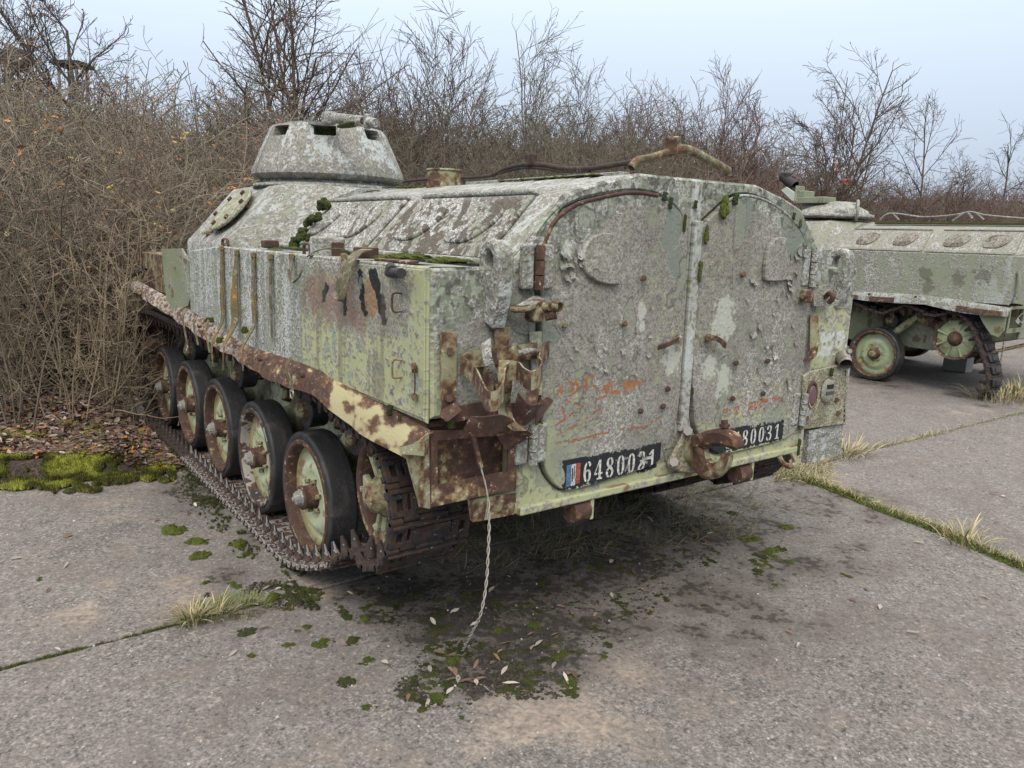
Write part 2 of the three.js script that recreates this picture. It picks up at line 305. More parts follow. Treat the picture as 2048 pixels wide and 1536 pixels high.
// left side box: u = z, v = y
const X1 = (u, v) => { const p = px(u, v, 0, -1.25); return [p.z, p.y]; };
const BLK = [[[722, 548], [727, 592]], [[745, 548], [757, 578], [765, 620]], [[752, 548], [760, 575]], [[690, 588], [693, 622]], [[728, 598], [732, 622]], [[766, 600], [772, 640]], [[655, 575], [650, 596]]].map((l) => l.map(([u, v]) => X1(u, v)));
function sidePixel(z, y, c) {
  const front = ss(-1.0, -1.2, z), low = ss(1.36, 1.24, y + 0.04 * (fb(z * 6, 1, 201, 2) - 0.5) + 0.05 * front);
  let cover = 0.74 - low * 0.4 * (1 - front) - 0.16 * front, white = 0.35 + 0.3 * front - 0.12 * low * (1 - front), paint = z > -1.1 ? P1 : P2;
  if (y > 1.5) { cover = 0.75; white = 0.62; }
  if (z > -0.12) { cover = 0.34; white = 0.3; }
  crust(z, y, c, paint, cover, white, 0.2 + 0.55 * front, 3, 0.75);
  // red primer showing in the middle
  const p = pol(z, y, -0.72, 1.42, 0.42, 0.16) + (fb(z * 15, y * 12, 211, 3) - 0.5) * 1.9; mixc(c, [128, 102, 92], ss(0.05, 0.75, p) * 0.7);
  const p2 = pol(z, y, -0.42, 1.42, 0.1, 0.11) + (fb(z * 22, y * 18, 213, 3) - 0.5) * 1.2; mixc(c, [140, 110, 82], ss(0.1, 0.55, p2) * 0.8);
  const wob = (fb(z * 60, y * 60, 215, 2) - 0.5) * 0.03;
  for (const l of BLK) { const d = line(z + wob, y, l); const k = ss(0.024, 0.016, d); mixc(c, [24, 24, 26], k * 0.96); c[3] -= k * 0.12; }
  const s3 = fb(z * 26, y * 1.2, 221, 3); mixc(c, [180, 186, 186], front * ss(0.5, 0.74, s3 + (fb(z * 60, y * 25, 223, 3) - 0.5) * 0.6) * 0.7 * ss(0.98, 1.3, y));
  const sp = ss(0.7, 0.76, fb(z * 12, y * 12, 227, 4)); mixc(c, [132, 142, 132], sp * 0.8); c[3] -= sp * 0.2;
  const dr = ss(0.56, 0.74, fb(z * 22, y * 3.5, 229, 4)) * (1 - front); mixc(c, [104, 96, 80], dr * 0.45);
}
M.side = mat(tex(2048, 512, 3.3, 0.72, sidePixel, { x0: -3.25, y0: 0.92, clampEdge: true }), { bump: 0.006 });
const sideUV = (g) => mapUV(g, (x, y, z) => [(z + 3.25) / 3.3, (y - 0.92) / 0.72]);
function bevelPixel(z, s, c) { // s: up the slope 0..0.37, streaks lean with the slope
  crust(z * 0.8 + s * 0.5, s, c, P2, 0.88, 0.66, 0.5, 5, 0.7);
  const n = fb((z + s * 0.75) * 17, s * 4, 241, 4), wht = fb(z * 40, s * 40, 243, 3);
  const reg = Math.max(ss(-1.16, -1.02, z + s * 0.3) * ss(-0.18, -0.3, z), 0.25 * ss(-1.9, -1.7, z));
  const k = ss(-0.04, 0.14, reg * 0.5 - 0.38 + (n - 0.5) * 1.5 + (wht - 0.5) * 1.1) * ss(0.36, 0.3, s);
  mixc(c, [66 + 22 * wht, 60 + 20 * wht, 53 + 16 * wht], k * 0.88); c[3] -= k * 0.2;
}
M.bevel = mat(tex(2048, 512, 2.5, 0.5, bevelPixel, { x0: -2.45, y0: 0, clampEdge: true }), { bump: 0.007 });
M.crust = mat(tex(1024, 1024, 1.4, 1.4, (x, y, c) => { crust(x, y, c, P2, 0.86, 0.56, 0.15, 11); const r = fb(x * 26, y * 26, 251, 3); mixc(c, [172, 180, 178], ss(0.58, 0.7, r) * 0.6); }), { bump: 0.008 });
M.turret = mat(tex(1024, 512, 3.4, 0.5, (x, y, c) => { crust(x, y, c, P2, 0.92, 0.44, 0.3, 17); const r = fb(x * 7, y * 4, 257, 3) * 0.7 + fb(x * 34, y * 30, 259, 3) * 0.45; mixc(c, [182, 190, 190], ss(0.6, 0.74, r + (vn(x * 90, y * 90, 3) - 0.5) * 0.3) * 0.75); mixc(c, [92, 90, 84], ss(0.12, 0.02, y) * 0.4 * ss(0.3, 0.6, vn(x * 40, y * 40, 5))); }), { bump: 0.008 });
M.crustGreen = mat(tex(1024, 1024, 1.6, 1.6, (x, y, c) => crust(x, y, c, [136, 138, 124], 0.66, 0.5, 0.6, 23)), { bump: 0.005 });
M.side2 = mat(tex(1024, 256, 3.3, 0.72, (z, y, c) => { const f = ss(-1.3, -1.7, z); crust(z, y, c, [136, 142, 126], 0.52 + 0.2 * f, 0.48 + 0.1 * f, 0.7, 29); for (const [a, b] of [[-0.55, 1.28], [-0.85, 1.17], [-0.9, 1.32], [-0.3, 1.34]]) { const q = pol(z, y, a, b, 0.09, 0.1) + (fb(z * 25, y * 25, 261, 3) - 0.5) * 1.4; mixc(c, [92, 92, 80], ss(0, 0.3, q) * 0.6); } const k = ss(0.5, 0.64, fb(z * 8, y * 2, 263, 3)) * ss(-0.5, 0, z); mixc(c, [176, 184, 180], k * 0.6); }, { x0: -3.25, y0: 0.92, clampEdge: true }), { bump: 0.006 });
M.paint = mat(tex(1024, 1024, 1.2, 1.2, (x, y, c) => { crust(x, y, c, P1, 0.34, 0.26, 0.6, 31); const r = fb(x * 14, y * 8, 271, 4); mixc(c, [112, 84, 62], ss(0.6, 0.7, r) * 0.7); }), { bump: 0.003 });
M.paintGreen = mat(tex(512, 512, 1, 1, (x, y, c) => { crust(x, y, c, [124, 132, 108], 0.3, 0.26, 0.5, 37); const r = fb(x * 12, y * 9, 273, 4); mixc(c, [96, 76, 60], ss(0.62, 0.7, r) * 0.7); }), { bump: 0.003 });
M.rust = mat(tex(1024, 1024, 1, 1, (x, y, c) => rusty(x, y, c, P1, 0.0)), { bump: 0.004 });
M.rustPaint = mat(tex(1024, 1024, 1, 1, (x, y, c) => rusty(x, y, c, [142, 142, 116], 0.42, 3)), { bump: 0.004 });
M.hookPaint = mat(tex(512, 512, 0.6, 0.6, (x, y, c) => { rusty(x, y, c, [128, 128, 104], 0.5, 13); const n = fb(x * 30, y * 30, 275, 3); mixc(c, [92, 84, 66], ss(0.45, 0.6, n) * 0.6); mixc(c, [112, 70, 52], ss(0.6, 0.76, fb(x * 18, y * 18, 276, 4)) * 0.6); }), { bump: 0.004 });
M.fender = mat(tex(2048, 256, 5.4, 0.5, (z, s, c) => {
  rusty(z, s * 1.4, c, [150, 140, 112], 0.12, 5);
  const n = fb(z * 9, s * 14, 278, 4), st = fb(z * 30, s * 5, 279, 3), w = fb(z * 26, s * 40, 277, 3);
  const cream = ss(-0.3, 0.42, ss(-0.82, -0.62, z) * ss(-0.02, -0.16, z) * ss(0.03, 0.1, s) * 0.62 - 0.3 + (n - 0.5) * 1.5 + (st - 0.5) * 0.25 + (w - 0.5) * 0.5);
  mixc(c, [134, 98, 62], cream * 0.6); mixc(c, [172, 164, 126], ss(0.3, 0.9, cream));
  const stain = ss(0.5, 0.72, st) * 0.5; mixc(c, [124, 88, 60], stain * (1 - cream) * 0.7);
  const f = ss(-1.6, -2.1, z); mixc(c, [178, 178, 172], f * ss(0.3, 0.66, w + (n - 0.5) * 0.35 + (vn(z * 150, s * 150, 280) - 0.5) * 0.4) * 0.72); c[3] += f * 0.1 * w; }, { x0: -5.4, y0: 0, clampEdge: true }), { bump: 0.004 });
M.rubber = mat(tex(512, 256, 1, 0.5, (x, y, c) => { const n = fb(x * 20, y * 20, 281, 3), g = vn(x * 170, y * 170, 283); const v = 30 + 12 * n + 6 * g; c[0] = v; c[1] = v * 1.02; c[2] = v * 1.1; const d = ss(0.5, 0.76, fb(x * 9, y * 9, 285, 4)); mixc(c, [84, 76, 68], d * 0.55); mixc(c, [96, 88, 78], ss(0.66, 0.8, g * 0.6 + n * 0.5) * 0.35); c[3] = 0.4 + 0.3 * g; c[4] = 0.5 + 0.2 * n; }, { rough: true }), { bump: 0.0012 });
M.track = mat(tex(512, 512, 0.6, 0.6, (x, y, c) => { rusty(x, y, c, [58, 55, 56], 0.46, 7); c[0] *= 0.72; c[1] *= 0.75; c[2] *= 0.82; }), { bump: 0.004 });
M.trackLichen = mat(tex(512, 512, 0.6, 0.6, (x, y, c) => { rusty(x, y, c, [60, 56, 56], 0.4, 9); c[0] *= 0.85; c[1] *= 0.86; c[2] *= 0.9; const k = ss(0.5, 0.6, fb(x * 44, y * 44, 291, 3) + (fb(x * 7, y * 7, 293, 2) - 0.5) * 0.5); mixc(c, [168, 168, 164], k * 0.75); c[3] += k * 0.3; }), { bump: 0.006 });
M.strap = mat(tex(256, 512, 0.25, 0.5, (x, y, c) => { const n = fb(x * 24, y * 10, 301, 4), g = vn(x * 260, y * 260, 303); mixc(c, [104, 98, 78], 1); mixc(c, [138, 108, 46], ss(0.42, 0.64, n)); mixc(c, [164, 162, 146], ss(0.62, 0.72, fb(x * 50, y * 30, 305, 3)) * 0.7); const v = 0.8 + 0.35 * g; c[0] *= v; c[1] *= v; c[2] *= v; c[3] = g; }), { bump: 0.002 });
M.strapDull = mat(tex(256, 512, 0.25, 0.5, (x, y, c) => { const n = fb(x * 20, y * 12, 311, 4), g = vn(x * 260, y * 260, 313); mixc(c, [96, 90, 66], 1); mixc(c, [132, 126, 112], ss(0.46, 0.6, n)); const v = 0.8 + 0.3 * g; c[0] *= v; c[1] *= v; c[2] *= v; c[3] = g; }), { bump: 0.002 });
M.coverDark = mat(tex(256, 256, 0.6, 0.6, (x, y, c) => { crust(x, y, c, [84, 78, 70], 0.7, 0.34, 0.2, 41); c[0] *= 0.95; c[1] *= 0.93; c[2] *= 0.9; }), { bump: 0.006 });
M.dark = plain(0.02, 0.02, 0.021, 0.7);
M.hole = plain(0.012, 0.012, 0.012, 0.9);
M.steel = plain(0.3, 0.27, 0.24, 0.4, 0.6);
M.mossHi = mat(tex(256, 256, 0.12, 0.12, (x, y, c) => { const g = vn(x * 420, y * 420, 321), n = fb(x * 70, y * 70, 323, 3); const v = 0.5 + 0.6 * g + 0.5 * (n - 0.5); c[0] = 106 * v; c[1] = 118 * v; c[2] = 34 * v; c[3] = g * 0.6 + n * 0.4; }), { bump: 0.006, roughness: 1 });
M.moss = mat(tex(256, 256, 0.12, 0.12, (x, y, c) => { const g = vn(x * 380, y * 380, 331), n = fb(x * 60, y * 60, 333, 3); const v = 0.5 + 0.55 * g + 0.4 * (n - 0.5); c[0] = 84 * v; c[1] = 98 * v; c[2] = 34 * v; mixc(c, [58, 48, 36], ss(0.56, 0.68, n) * 0.6); c[3] = g * 0.6 + n * 0.4; }), { bump: 0.006, roughness: 1 });
M.soilBit = plain(0.03, 0.026, 0.022, 1);

/* ---------- the armoured carriers (local frame: rear at z = 0, front towards -z, left side at x = -1.25) ---------- */
const WHEEL_Z = [0, 1, 2, 3, 4].map((i) => -1.361 - 0.7794 * i), WY = 0.3655, WX = -1.159;
const sideways = (g) => g.rotateZ(Math.PI / 2); // lathe axis y -> -x (outwards on the left side)
const wheelGeo = {
  tyre: sideways(lathe([[0.286, -0.006], [0.292, 0.0], [0.312, 0.0], [0.322, -0.008], [0.3255, -0.02], [0.3255, -0.125], [0.318, -0.14], [0.29, -0.143], [0.286, -0.138], [0.286, -0.006]], 56)),
  flange: sideways(lathe([[0.25, -0.062], [0.252, -0.03], [0.258, -0.006], [0.266, 0.004], [0.286, 0.005], [0.2875, -0.005], [0.2865, -0.137], [0.25, -0.137], [0.25, -0.09]], 56)),
  disc: sideways(lathe([[0.02, -0.05], [0.085, -0.05], [0.098, -0.053], [0.118, -0.046], [0.145, -0.038], [0.17, -0.046], [0.19, -0.06], [0.215, -0.066], [0.251, -0.052], [0.251, -0.08], [0.02, -0.09]], 56)),
  hub: sideways(lathe([[0.0, -0.06], [0.066, -0.06], [0.066, -0.048], [0.057, -0.044], [0.057, 0.006], [0.061, 0.008], [0.061, 0.018], [0.04, 0.02], [0.0, 0.02]], 24)),
  cap: sideways(lathe([[0.044, 0.019], [0.044, 0.024], [0.038, 0.026], [0.036, 0.04], [0.028, 0.05], [0.012, 0.054], [0.01, 0.062], [0.0, 0.062]], 20)),
  bolt: sideways(new THREE.CylinderGeometry(0.0115, 0.0125, 0.03, 6)),
};
for (const k in wheelGeo) wheelGeo[k] = boxUV(clean(wheelGeo[k]), 1);
wheelGeo.tyre = boxUV(wheelGeo.tyre, 0.7); wheelGeo.disc = boxUV(wheelGeo.disc, 0.9);
M.wheelPaint = mat(tex(512, 512, 0.9, 0.9, (x, y, c) => { const X = ((x + 0.45) % 0.9) - 0.45, Y = ((y + 0.45) % 0.9) - 0.45, r = Math.hypot(X, Y), n = fb(x * 12, y * 12, 341, 4); c[0] = 166 + 14 * n; c[1] = 174 + 14 * n; c[2] = 142 + 12 * n; mixc(c, [122, 82, 52], ss(0.0, 0.2, r - 0.262 + (n - 0.5) * 0.3) * 0.95); mixc(c, [168, 148, 92], ss(0.205, 0.225, r + (n - 0.5) * 0.09) * 0.6); mixc(c, [120, 84, 58], ss(0.62, 0.72, fb(x * 20, y * 20, 343, 3)) * 0.5); mixc(c, [196, 198, 188], ss(0.66, 0.72, fb(x * 34, y * 34, 347, 3)) * 0.5); c[3] = 0.5 + 0.2 * n; }), { bump: 0.002, roughness: 0.7 });
M.wheelPaint2 = mat(tex(256, 256, 0.9, 0.9, (x, y, c) => { const n = fb(x * 12, y * 12, 351, 4); c[0] = 138 + 16 * n; c[1] = 152 + 16 * n; c[2] = 118 + 12 * n; mixc(c, [132, 96, 56], ss(0.58, 0.68, n) * 0.8); mixc(c, [170, 172, 166], ss(0.6, 0.7, fb(x * 9 + 4, y * 9, 353, 3)) * 0.5); }), { roughness: 0.7 });
function wheel(G, x, z, y, side, turn, worn, v2) {
  const w = new THREE.Group(); w.name = 'road_wheel'; w.position.set(x, y, z); w.rotation.set(turn, side > 0 ? Math.PI : 0, 0, 'YXZ'); G.add(w);
  obj('disc', wheelGeo.disc, v2 ? M.wheelPaint2 : M.wheelPaint, w); obj('flange', wheelGeo.flange, worn ? M.trackLichen : M.rust, w); obj('tyre', wheelGeo.tyre, M.rubber, w);
  obj('hub', wheelGeo.hub, M.rust, w); obj('hub_cap', wheelGeo.cap, v2 ? M.rustPaint : M.crust, w);
  for (let i = 0; i < 6; i++) { const a = i * Math.PI / 3 + 0.3, b = obj('bolt', wheelGeo.bolt, M.rustPaint, w); b.position.set(0.04, Math.cos(a) * 0.082, Math.sin(a) * 0.082); }
  return w;
}
const spoke = (() => { const g = ext([[-0.036, 0.06], [0.036, 0.06], [0.03, 0.12], [0.036, 0.17], [0.07, 0.214], [-0.07, 0.214], [-0.036, 0.17], [-0.03, 0.12]], 'x', 0.012, 0.045, 0.008), r = ext([[-0.009, 0.06], [0.009, 0.06], [0.012, 0.213], [-0.012, 0.213]], 'x', -0.004, 0.014, 0.004); return boxUV(merge([g, r]), 0.9); })();
const idlerGeo = {
  rim: boxUV(clean(sideways(lathe([[0.208, -0.1], [0.212, -0.01], [0.22, 0.004], [0.238, 0.006], [0.243, 0.0], [0.243, -0.14], [0.225, -0.145], [0.208, -0.1]], 56))), 1),
  hub: boxUV(clean(sideways(lathe([[0.0, -0.08], [0.09, -0.08], [0.09, 0.0], [0.08, 0.012], [0.068, 0.03], [0.06, 0.05], [0.045, 0.068], [0.02, 0.078], [0.0, 0.08]], 28))), 1),
  solid: boxUV(clean(sideways(lathe([[0.05, 0.01], [0.09, 0.008], [0.21, -0.02], [0.212, -0.05], [0.05, -0.04]], 48))), 0.9),
};
function idler(G, x, z, y, side, v2) {
  const w = new THREE.Group(); w.name = 'idler_wheel'; w.position.set(x, y, z); w.rotation.set(0.2, side > 0 ? Math.PI : 0, 0, 'YXZ'); G.add(w);
  obj('rim', idlerGeo.rim, M.rust, w); obj('hub', idlerGeo.hub, v2 ? M.rust : M.rustPaint, w);
  if (v2) { obj('disc', idlerGeo.solid, M.wheelPaint2, w); }
  const n = v2 ? 8 : 6;
  for (let i = 0; i < n; i++) {
    const s = obj('spoke', spoke, v2 ? M.wheelPaint2 : M.paint, w); s.rotation.x = i * Math.PI * 2 / n + 0.15; if (v2) { s.scale.set(0.5, 1, 0.22); s.position.x = -0.012; } else s.position.x = 0.0;
  }
  return w;
}
// one link: lies in (x, z), outer face towards -y, horns towards +y
const linkGeo = (() => {
  const w = 0.175, l = 0.053, plate = ext([[-w, -l], [w, -l], [w, l], [-w, l]], 'y', -0.015, 0.012, 0.003, [[[-0.148, -0.03], [-0.148, 0.012], [-0.122, 0.012], [-0.122, -0.03]], [[0.122, -0.03], [0.122, 0.012], [0.148, 0.012], [0.148, -0.03]], [[-0.104, -0.03], [-0.104, 0.026], [-0.09, 0.026], [-0.09, -0.03]]]);
  const parts = [plate];
  for (const [a, b, z] of [[-0.178, -0.13, 0.06], [-0.06, 0.06, 0.06], [0.13, 0.178, 0.06], [-0.126, -0.064, -0.06], [0.064, 0.126, -0.06]]) parts.push(rod(V(a, 0, z), V(b, 0, z), 0.0165, 0.0165, 7), cbox(a, b, -0.014, 0.01, Math.sign(z) * 0.035, z, 0.002));
  parts.push(cbox(-0.172, 0.172, -0.027, -0.014, 0.036, 0.05, 0.004), cbox(-0.08, 0.08, -0.021, -0.014, -0.035, 0.028, 0.003), cbox(0.085, 0.118, -0.021, -0.014, -0.03, 0.03, 0.003));
  parts.push(cbox(-0.186, -0.174, -0.012, 0.01, -0.045, -0.02, 0.003), cbox(-0.186, -0.174, -0.012, 0.01, 0.015, 0.045, 0.003));
  for (const x of [-0.118, 0.118]) { const h = new THREE.CylinderGeometry(0.012, 0.041, 0.09, 6, 1).rotateY(Math.PI / 6).scale(0.66, 1, 1).translate(x, 0.052, 0); parts.push(h, rbox(0.04, 0.016, 0.06, 0.004, x, 0.016, 0)); }
  return boxUV(merge(parts), 0.6);
})();
const padGeo = boxUV(merge([rbox(0.2, 0.028, 0.084, 0.01, 0.0, -0.03, 0), rbox(0.12, 0.02, 0.06, 0.008, 0, -0.046, 0)]), 0.5);
function trackAlong(G, x, pts, closed, opt = {}) {
  const c = new THREE.CatmullRomCurve3(pts.map(([z, y]) => V(x, y, z)), closed, 'centripetal'); c.arcLengthDivisions = 900;
  const len = c.getLength(), n = Math.round(len / 0.125), T = new THREE.Group(); T.name = 'track'; G.add(T);
  const r = rngOf(opt.seed || 5);
  for (let i = 0; i < n; i++) {
    const u = (i + 0.5) / n, p = c.getPointAt(u), t = c.getTangentAt(u);
    const k = opt.mat ? opt.mat(p) : M.track;
    const L = obj('track_link', linkGeo, k, T); L.position.copy(p);
    const X = V(1, 0, 0), N = X.clone().cross(t); if (opt.flip) N.negate();
    const Z = X.clone().cross(N);
    L.quaternion.setFromRotationMatrix(new THREE.Matrix4().makeBasis(X, N, Z)); L.rotateX((r() - 0.5) * 0.05); L.scale.z = len / n / 0.125;
    if (opt.pads) obj('rubber_pad', padGeo, M.rubber, L);
  }
  return T;
}
const arcPts = (cz, cy, r, a0, a1, n) => Array.from({ length: n }, (_, i) => { const a = a0 + (a1 - a0) * i / (n - 1); return [cz + r * Math.cos(a), cy + r * Math.sin(a)]; });
const loopPath = [[-1.42, 0.028], [-2.0, 0.022], [-3.0, 0.022], [-4.0, 0.022], [-4.52, 0.024], [-4.8, 0.16], ...arcPts(-5.05, 0.62, 0.27, -2.0 * 1, -4.4, 7), [-4.5, 0.97], [-3.4, 0.985], [-2.9, 0.98], [-2.2, 0.985], [-1.3, 0.975], [-0.95, 0.945], ...arcPts(-0.535, 0.622, 0.268, 1.75, -1.85, 10), [-0.95, 0.178]];

const bevelN = V(-0.693, 0.721, 0), bevelO = V(-0.95, 1.56, 0);
const bevP = (z, s, h) => V(-0.95 + 0.721 * s - 0.693 * h, 1.56 + 0.693 * s + 0.721 * h, z);
const bevUV = (g) => mapUV(g, (x, y, z) => [(z + 2.45) / 2.5, clamp(((x + 0.95) * 0.721 + (y - 1.56) * 0.693) / 0.5)]);
const bevM = new THREE.Matrix4().makeBasis(V(0, 0, 1), V(0.721, 0.693, 0), V(-0.693, 0.721, 0)).setPosition(bevelO); // (z, s, h) -> place
const onBevel = (pts, h0, h1, bev = 0.004) => ext(pts, 'z', h0, h1, bev).applyMatrix4(bevM);

function carrier(G, v2) {
  const lower = v2 ? M.paintGreen : M.paint, crustM = v2 ? M.crustGreen : M.crust;
  obj('lower_hull', ext([[-0.032, 0.67], [-0.032, 1.54], [-3.05, 1.54], [-4.7, 1.2], [-5.35, 0.95], [-5.3, 0.62], [-5.0, 0.42], [-0.9, 0.42]], 'x', -0.86, 0.86, 0.01), lower, G, 1.2);
  const sec = (w, y) => [[w, 1.5], [w, y], [0.69, 1.81], [0.55, 1.855], [0.35, 1.9], [-0.35, 1.9], [-0.55, 1.855], [-0.69, 1.81], [-w, y], [-w, 1.5]];
  obj('upper_hull', loft([[-0.031, sec(0.9, 1.585)], [-0.11, sec(0.95, 1.562)], [-2.34, sec(0.95, 1.562)]]), crustM, G, 1.4);
  // hatches on the slope
  for (const [a, b] of [[-2.2, -1.125], [-1.095, -0.14]]) {
    const h = obj('roof_hatch', bevUV(onBevel([[a, 0.012], [b, 0.012], [b - 0.03, 0.345], [a + 0.06, 0.345]], 0.002, 0.016)), v2 ? crustM : M.bevel, G); if (v2) h.geometry = boxUV(h.geometry, 1.4);
    obj('hinge_rail', [tube([bevP(a + 0.08, 0.362, 0.012), bevP((a + b) / 2, 0.362, 0.016), bevP(b - 0.04, 0.362, 0.012)], 0.013, 12, 8), ...[a + 0.08, b - 0.04].map((z) => { const p = bevP(z, 0.362, 0.012); return new THREE.SphereGeometry(0.0135, 8, 6).translate(p.x, p.y, p.z); })], crustM, G, 1.4);
    obj('gutter', [tube([bevP(a + 0.02, -0.004, 0.014), bevP((a + b) / 2, -0.006, 0.016), bevP(b - 0.02, -0.004, 0.014)], 0.012, 12, 8), ...[a + 0.02, b - 0.02].map((z) => { const p = bevP(z, -0.004, 0.014); return new THREE.SphereGeometry(0.0125, 8, 6).translate(p.x, p.y, p.z); })], crustM, G, 1.4);
    for (const f of [0.3, 0.74]) {
      const zc = a + (b - a) * f;
      obj('port_cover', bevUV(onBevel(smooth([[zc - 0.11, 0.1], [zc - 0.06, 0.075], [zc + 0.06, 0.085], [zc + 0.13, 0.17], [zc + 0.13, 0.25], [zc + 0.05, 0.285], [zc - 0.05, 0.27], [zc - 0.12, 0.2]], 36), 0.014, 0.03, 0.005)), v2 ? M.coverDark : M.bevel, G, v2 ? 0.6 : 0);
    }
  }
  // raised platform that carries the turret
  const T = [V(-0.86, 1.885, -2.4), V(-1.18, 1.566, -2.4), V(-1.2, 1.5, -3.35), V(-0.86, 1.885, -3.35)];
  const roofY = 1.93;
  const out = (z, k) => [[1.2, 1.45], [1.19, 1.56], [0.88 - k, 1.885 + 0.02], [0.76, roofY], [-0.76, roofY], [-0.88 + k, 1.885 + 0.02], [-1.19, 1.56], [-1.2, 1.45]];
  obj('turret_platform', loft([[-2.15, [[0.9, 1.45], [0.93, 1.56], [0.7, 1.82], [0.5, 1.9], [-0.5, 1.9], [-0.7, 1.82], [-0.93, 1.56], [-0.9, 1.45]]], [-2.42, out(-2.42, 0)], [-3.3, out(-3.3, 0)], [-3.42, [[1.16, 1.42], [1.15, 1.5], [0.82, 1.84], [0.7, 1.89], [-0.7, 1.89], [-0.82, 1.84], [-1.15, 1.5], [-1.16, 1.42]]], [-4.6, [[1.0, 1.1], [0.98, 1.2], [0.8, 1.3], [0.6, 1.33], [-0.6, 1.33], [-0.8, 1.3], [-0.98, 1.2], [-1.0, 1.1]]]]), crustM, G, 1.4);
  { // oval inspection plate on the platform's left slope
    const a = V(-1.19, 1.56, 0), b = V(-0.88, 1.905, 0), up = b.clone().sub(a).normalize(), nn = V(-up.y, up.x, 0);
    const m = new THREE.Matrix4().makeBasis(V(0, 0, 1), up, nn).setPosition(a.x, a.y, -2.76);
    const pl = obj('oval_plate', ext(ell(0, 0.235, 0.215, 0.17, 32), 'z', 0.03, 0.05, 0.006).applyMatrix4(m), v2 ? M.crustGreen : M.rustPaint, G, 1);
    for (let i = 0; i < 6; i++) { const t = i * 1.047 + 0.4; obj('stud', new THREE.CylinderGeometry(0.016, 0.018, 0.07, 7).rotateX(Math.PI / 2).translate(0.17 * Math.cos(t), 0.235 + 0.125 * Math.sin(t), 0.03).applyMatrix4(m), M.rust, pl, 1); }
    if (!v2) pl.material = mat({ map: M.crust.map, bump: M.crust.bumpMap }, { bump: 0.006, color: [0.98, 0.98, 0.78] });
  }
  // side boxes above the tracks
  const sideShape = [[-0.006, 1.045], [-0.006, 1.555], [-2.33, 1.552], [-3.02, 1.502], [-3.06, 1.118], [-2.3, 1.07], [-1.85, 1.05]];
  obj('sponson', ext([[-0.034, 1.05], [-0.034, 1.547], [-2.33, 1.545], [-3.0, 1.495], [-3.04, 1.12], [-2.3, 1.075], [-1.85, 1.055]], 'x', -1.234, -0.862, 0.004), crustM, G, 1.4);
  obj('side_plate', sideUV(ext(sideShape, 'x', -1.25, -1.2345, 0.006)), v2 ? M.side2 : M.side, G);
  obj('sponson', cbox(0.862, 1.2, 1.05, 1.553, -3.04, -0.032, 0.008), crustM, G, 1.4);
  if (!v2) obj('side_plate', sideUV(ext([[-0.009, 1.06], [-0.009, 1.545], [-1.05, 1.535], [-1.08, 1.3], [-1.02, 1.15], [-0.9, 1.085], [-0.75, 1.06]], 'x', -1.256, -1.251, 0.002)), M.side, G);
  // track guard: a rolled strip with dents
  {
    const zs = [0.02, -0.19, -0.42, -0.6, -0.85, -1.14, -1.45, -1.85, -2.39, -3.1, -3.6, -4.3, -5.15], yi = [1.015, 1.03, 1.055, 1.07, 1.078, 1.08, 1.07, 1.05, 1.085, 1.115, 1.14, 1.17, 1.21], yo = [0.93, 0.92, 0.925, 0.945, 0.98, 0.968, 0.96, 0.975, 0.995, 1.03, 1.065, 1.105, 1.15];
    const at = (arr, z) => { for (let i = 0; i + 1 < zs.length; i++) if (z <= zs[i] && z >= zs[i + 1]) return arr[i] + (arr[i + 1] - arr[i]) * (zs[i] - z) / (zs[i] - zs[i + 1]); return arr[z > 0 ? 0 : zs.length - 1]; };
    const n = 130, pos = [], idx = [], uv = [], prof = [[0.0, 0.0], [0.3, 0.08], [0.62, 0.32], [0.88, 0.66], [1.0, 1.0], [0.92, 1.0], [0.8, 0.68], [0.55, 0.36], [0.26, 0.14], [0, 0.07]], m = prof.length;
    for (let i = 0; i <= n; i++) {
      const z = 0.02 - 5.17 * i / n, a = at(yi, z) + 0.006, b = at(yo, z), dent = v2 ? 0 : 0.012 * (fb(z * 5, 3, 401, 2) - 0.5) * 2;
      prof.forEach(([p, q]) => { pos.push(-1.235 - 0.064 * p + dent * q, a + (b - a) * q + dent * 0.6 * p, z); uv.push((z + 5.4) / 5.4, clamp(0.05 + q * 0.24 + p * 0.12)); });
      if (i) for (let k = 0; k < m; k++) { const e = (k + 1) % m, o = (i - 1) * m, t = i * m; idx.push(o + k, t + e, t + k, o + k, o + e, t + e); }
    }
    const g = new THREE.BufferGeometry(); g.setAttribute('position', new THREE.Float32BufferAttribute(pos, 3)); g.setAttribute('uv', new THREE.Float32BufferAttribute(uv, 2)); g.setIndex(idx);
    const f = obj('track_guard', toCreasedNormals(g, 0.8), M.fender, G);
    if (v2) { f.material = M.crust; f.geometry = boxUV(f.geometry, 1.4); for (const [a, b] of [[-0.04, -0.5], [-1.2, -1.5], [-1.65, -1.9]]) { const q = (z) => V(-1.302, (at(yi, z) + at(yo, z)) / 2 - 0.02, z); obj('bare_strip', ribbon([q(a), q((a + b) / 2), q(b)], V(-0.012, -0.05, 0), 0.006, 8), M.rust, f, 1); } }
    for (const z of [-0.95, -1.5, -2.6]) { const y = (at(yi, z) + at(yo, z)) / 2 + 0.03; obj('bolt', new THREE.CylinderGeometry(0.014, 0.014, 0.02, 6).rotateZ(Math.PI / 2).translate(-1.312, y, z), M.rust, f, 1); }
  }
  for (const s of [-1, 1]) obj('guard_floor', cbox(s * 0.865, s * 1.232, 1.02, 1.042, -5.1, -0.035, 0.003), M.rust, G, 1);
  obj('track_guard', cbox(1.205, 1.24, 0.98, 1.06, -5.1, -0.01, 0.01), M.rustPaint, G, 1);
  // running gear
  const kept = v2 ? [0] : [0, 1, 2, 3, 4];
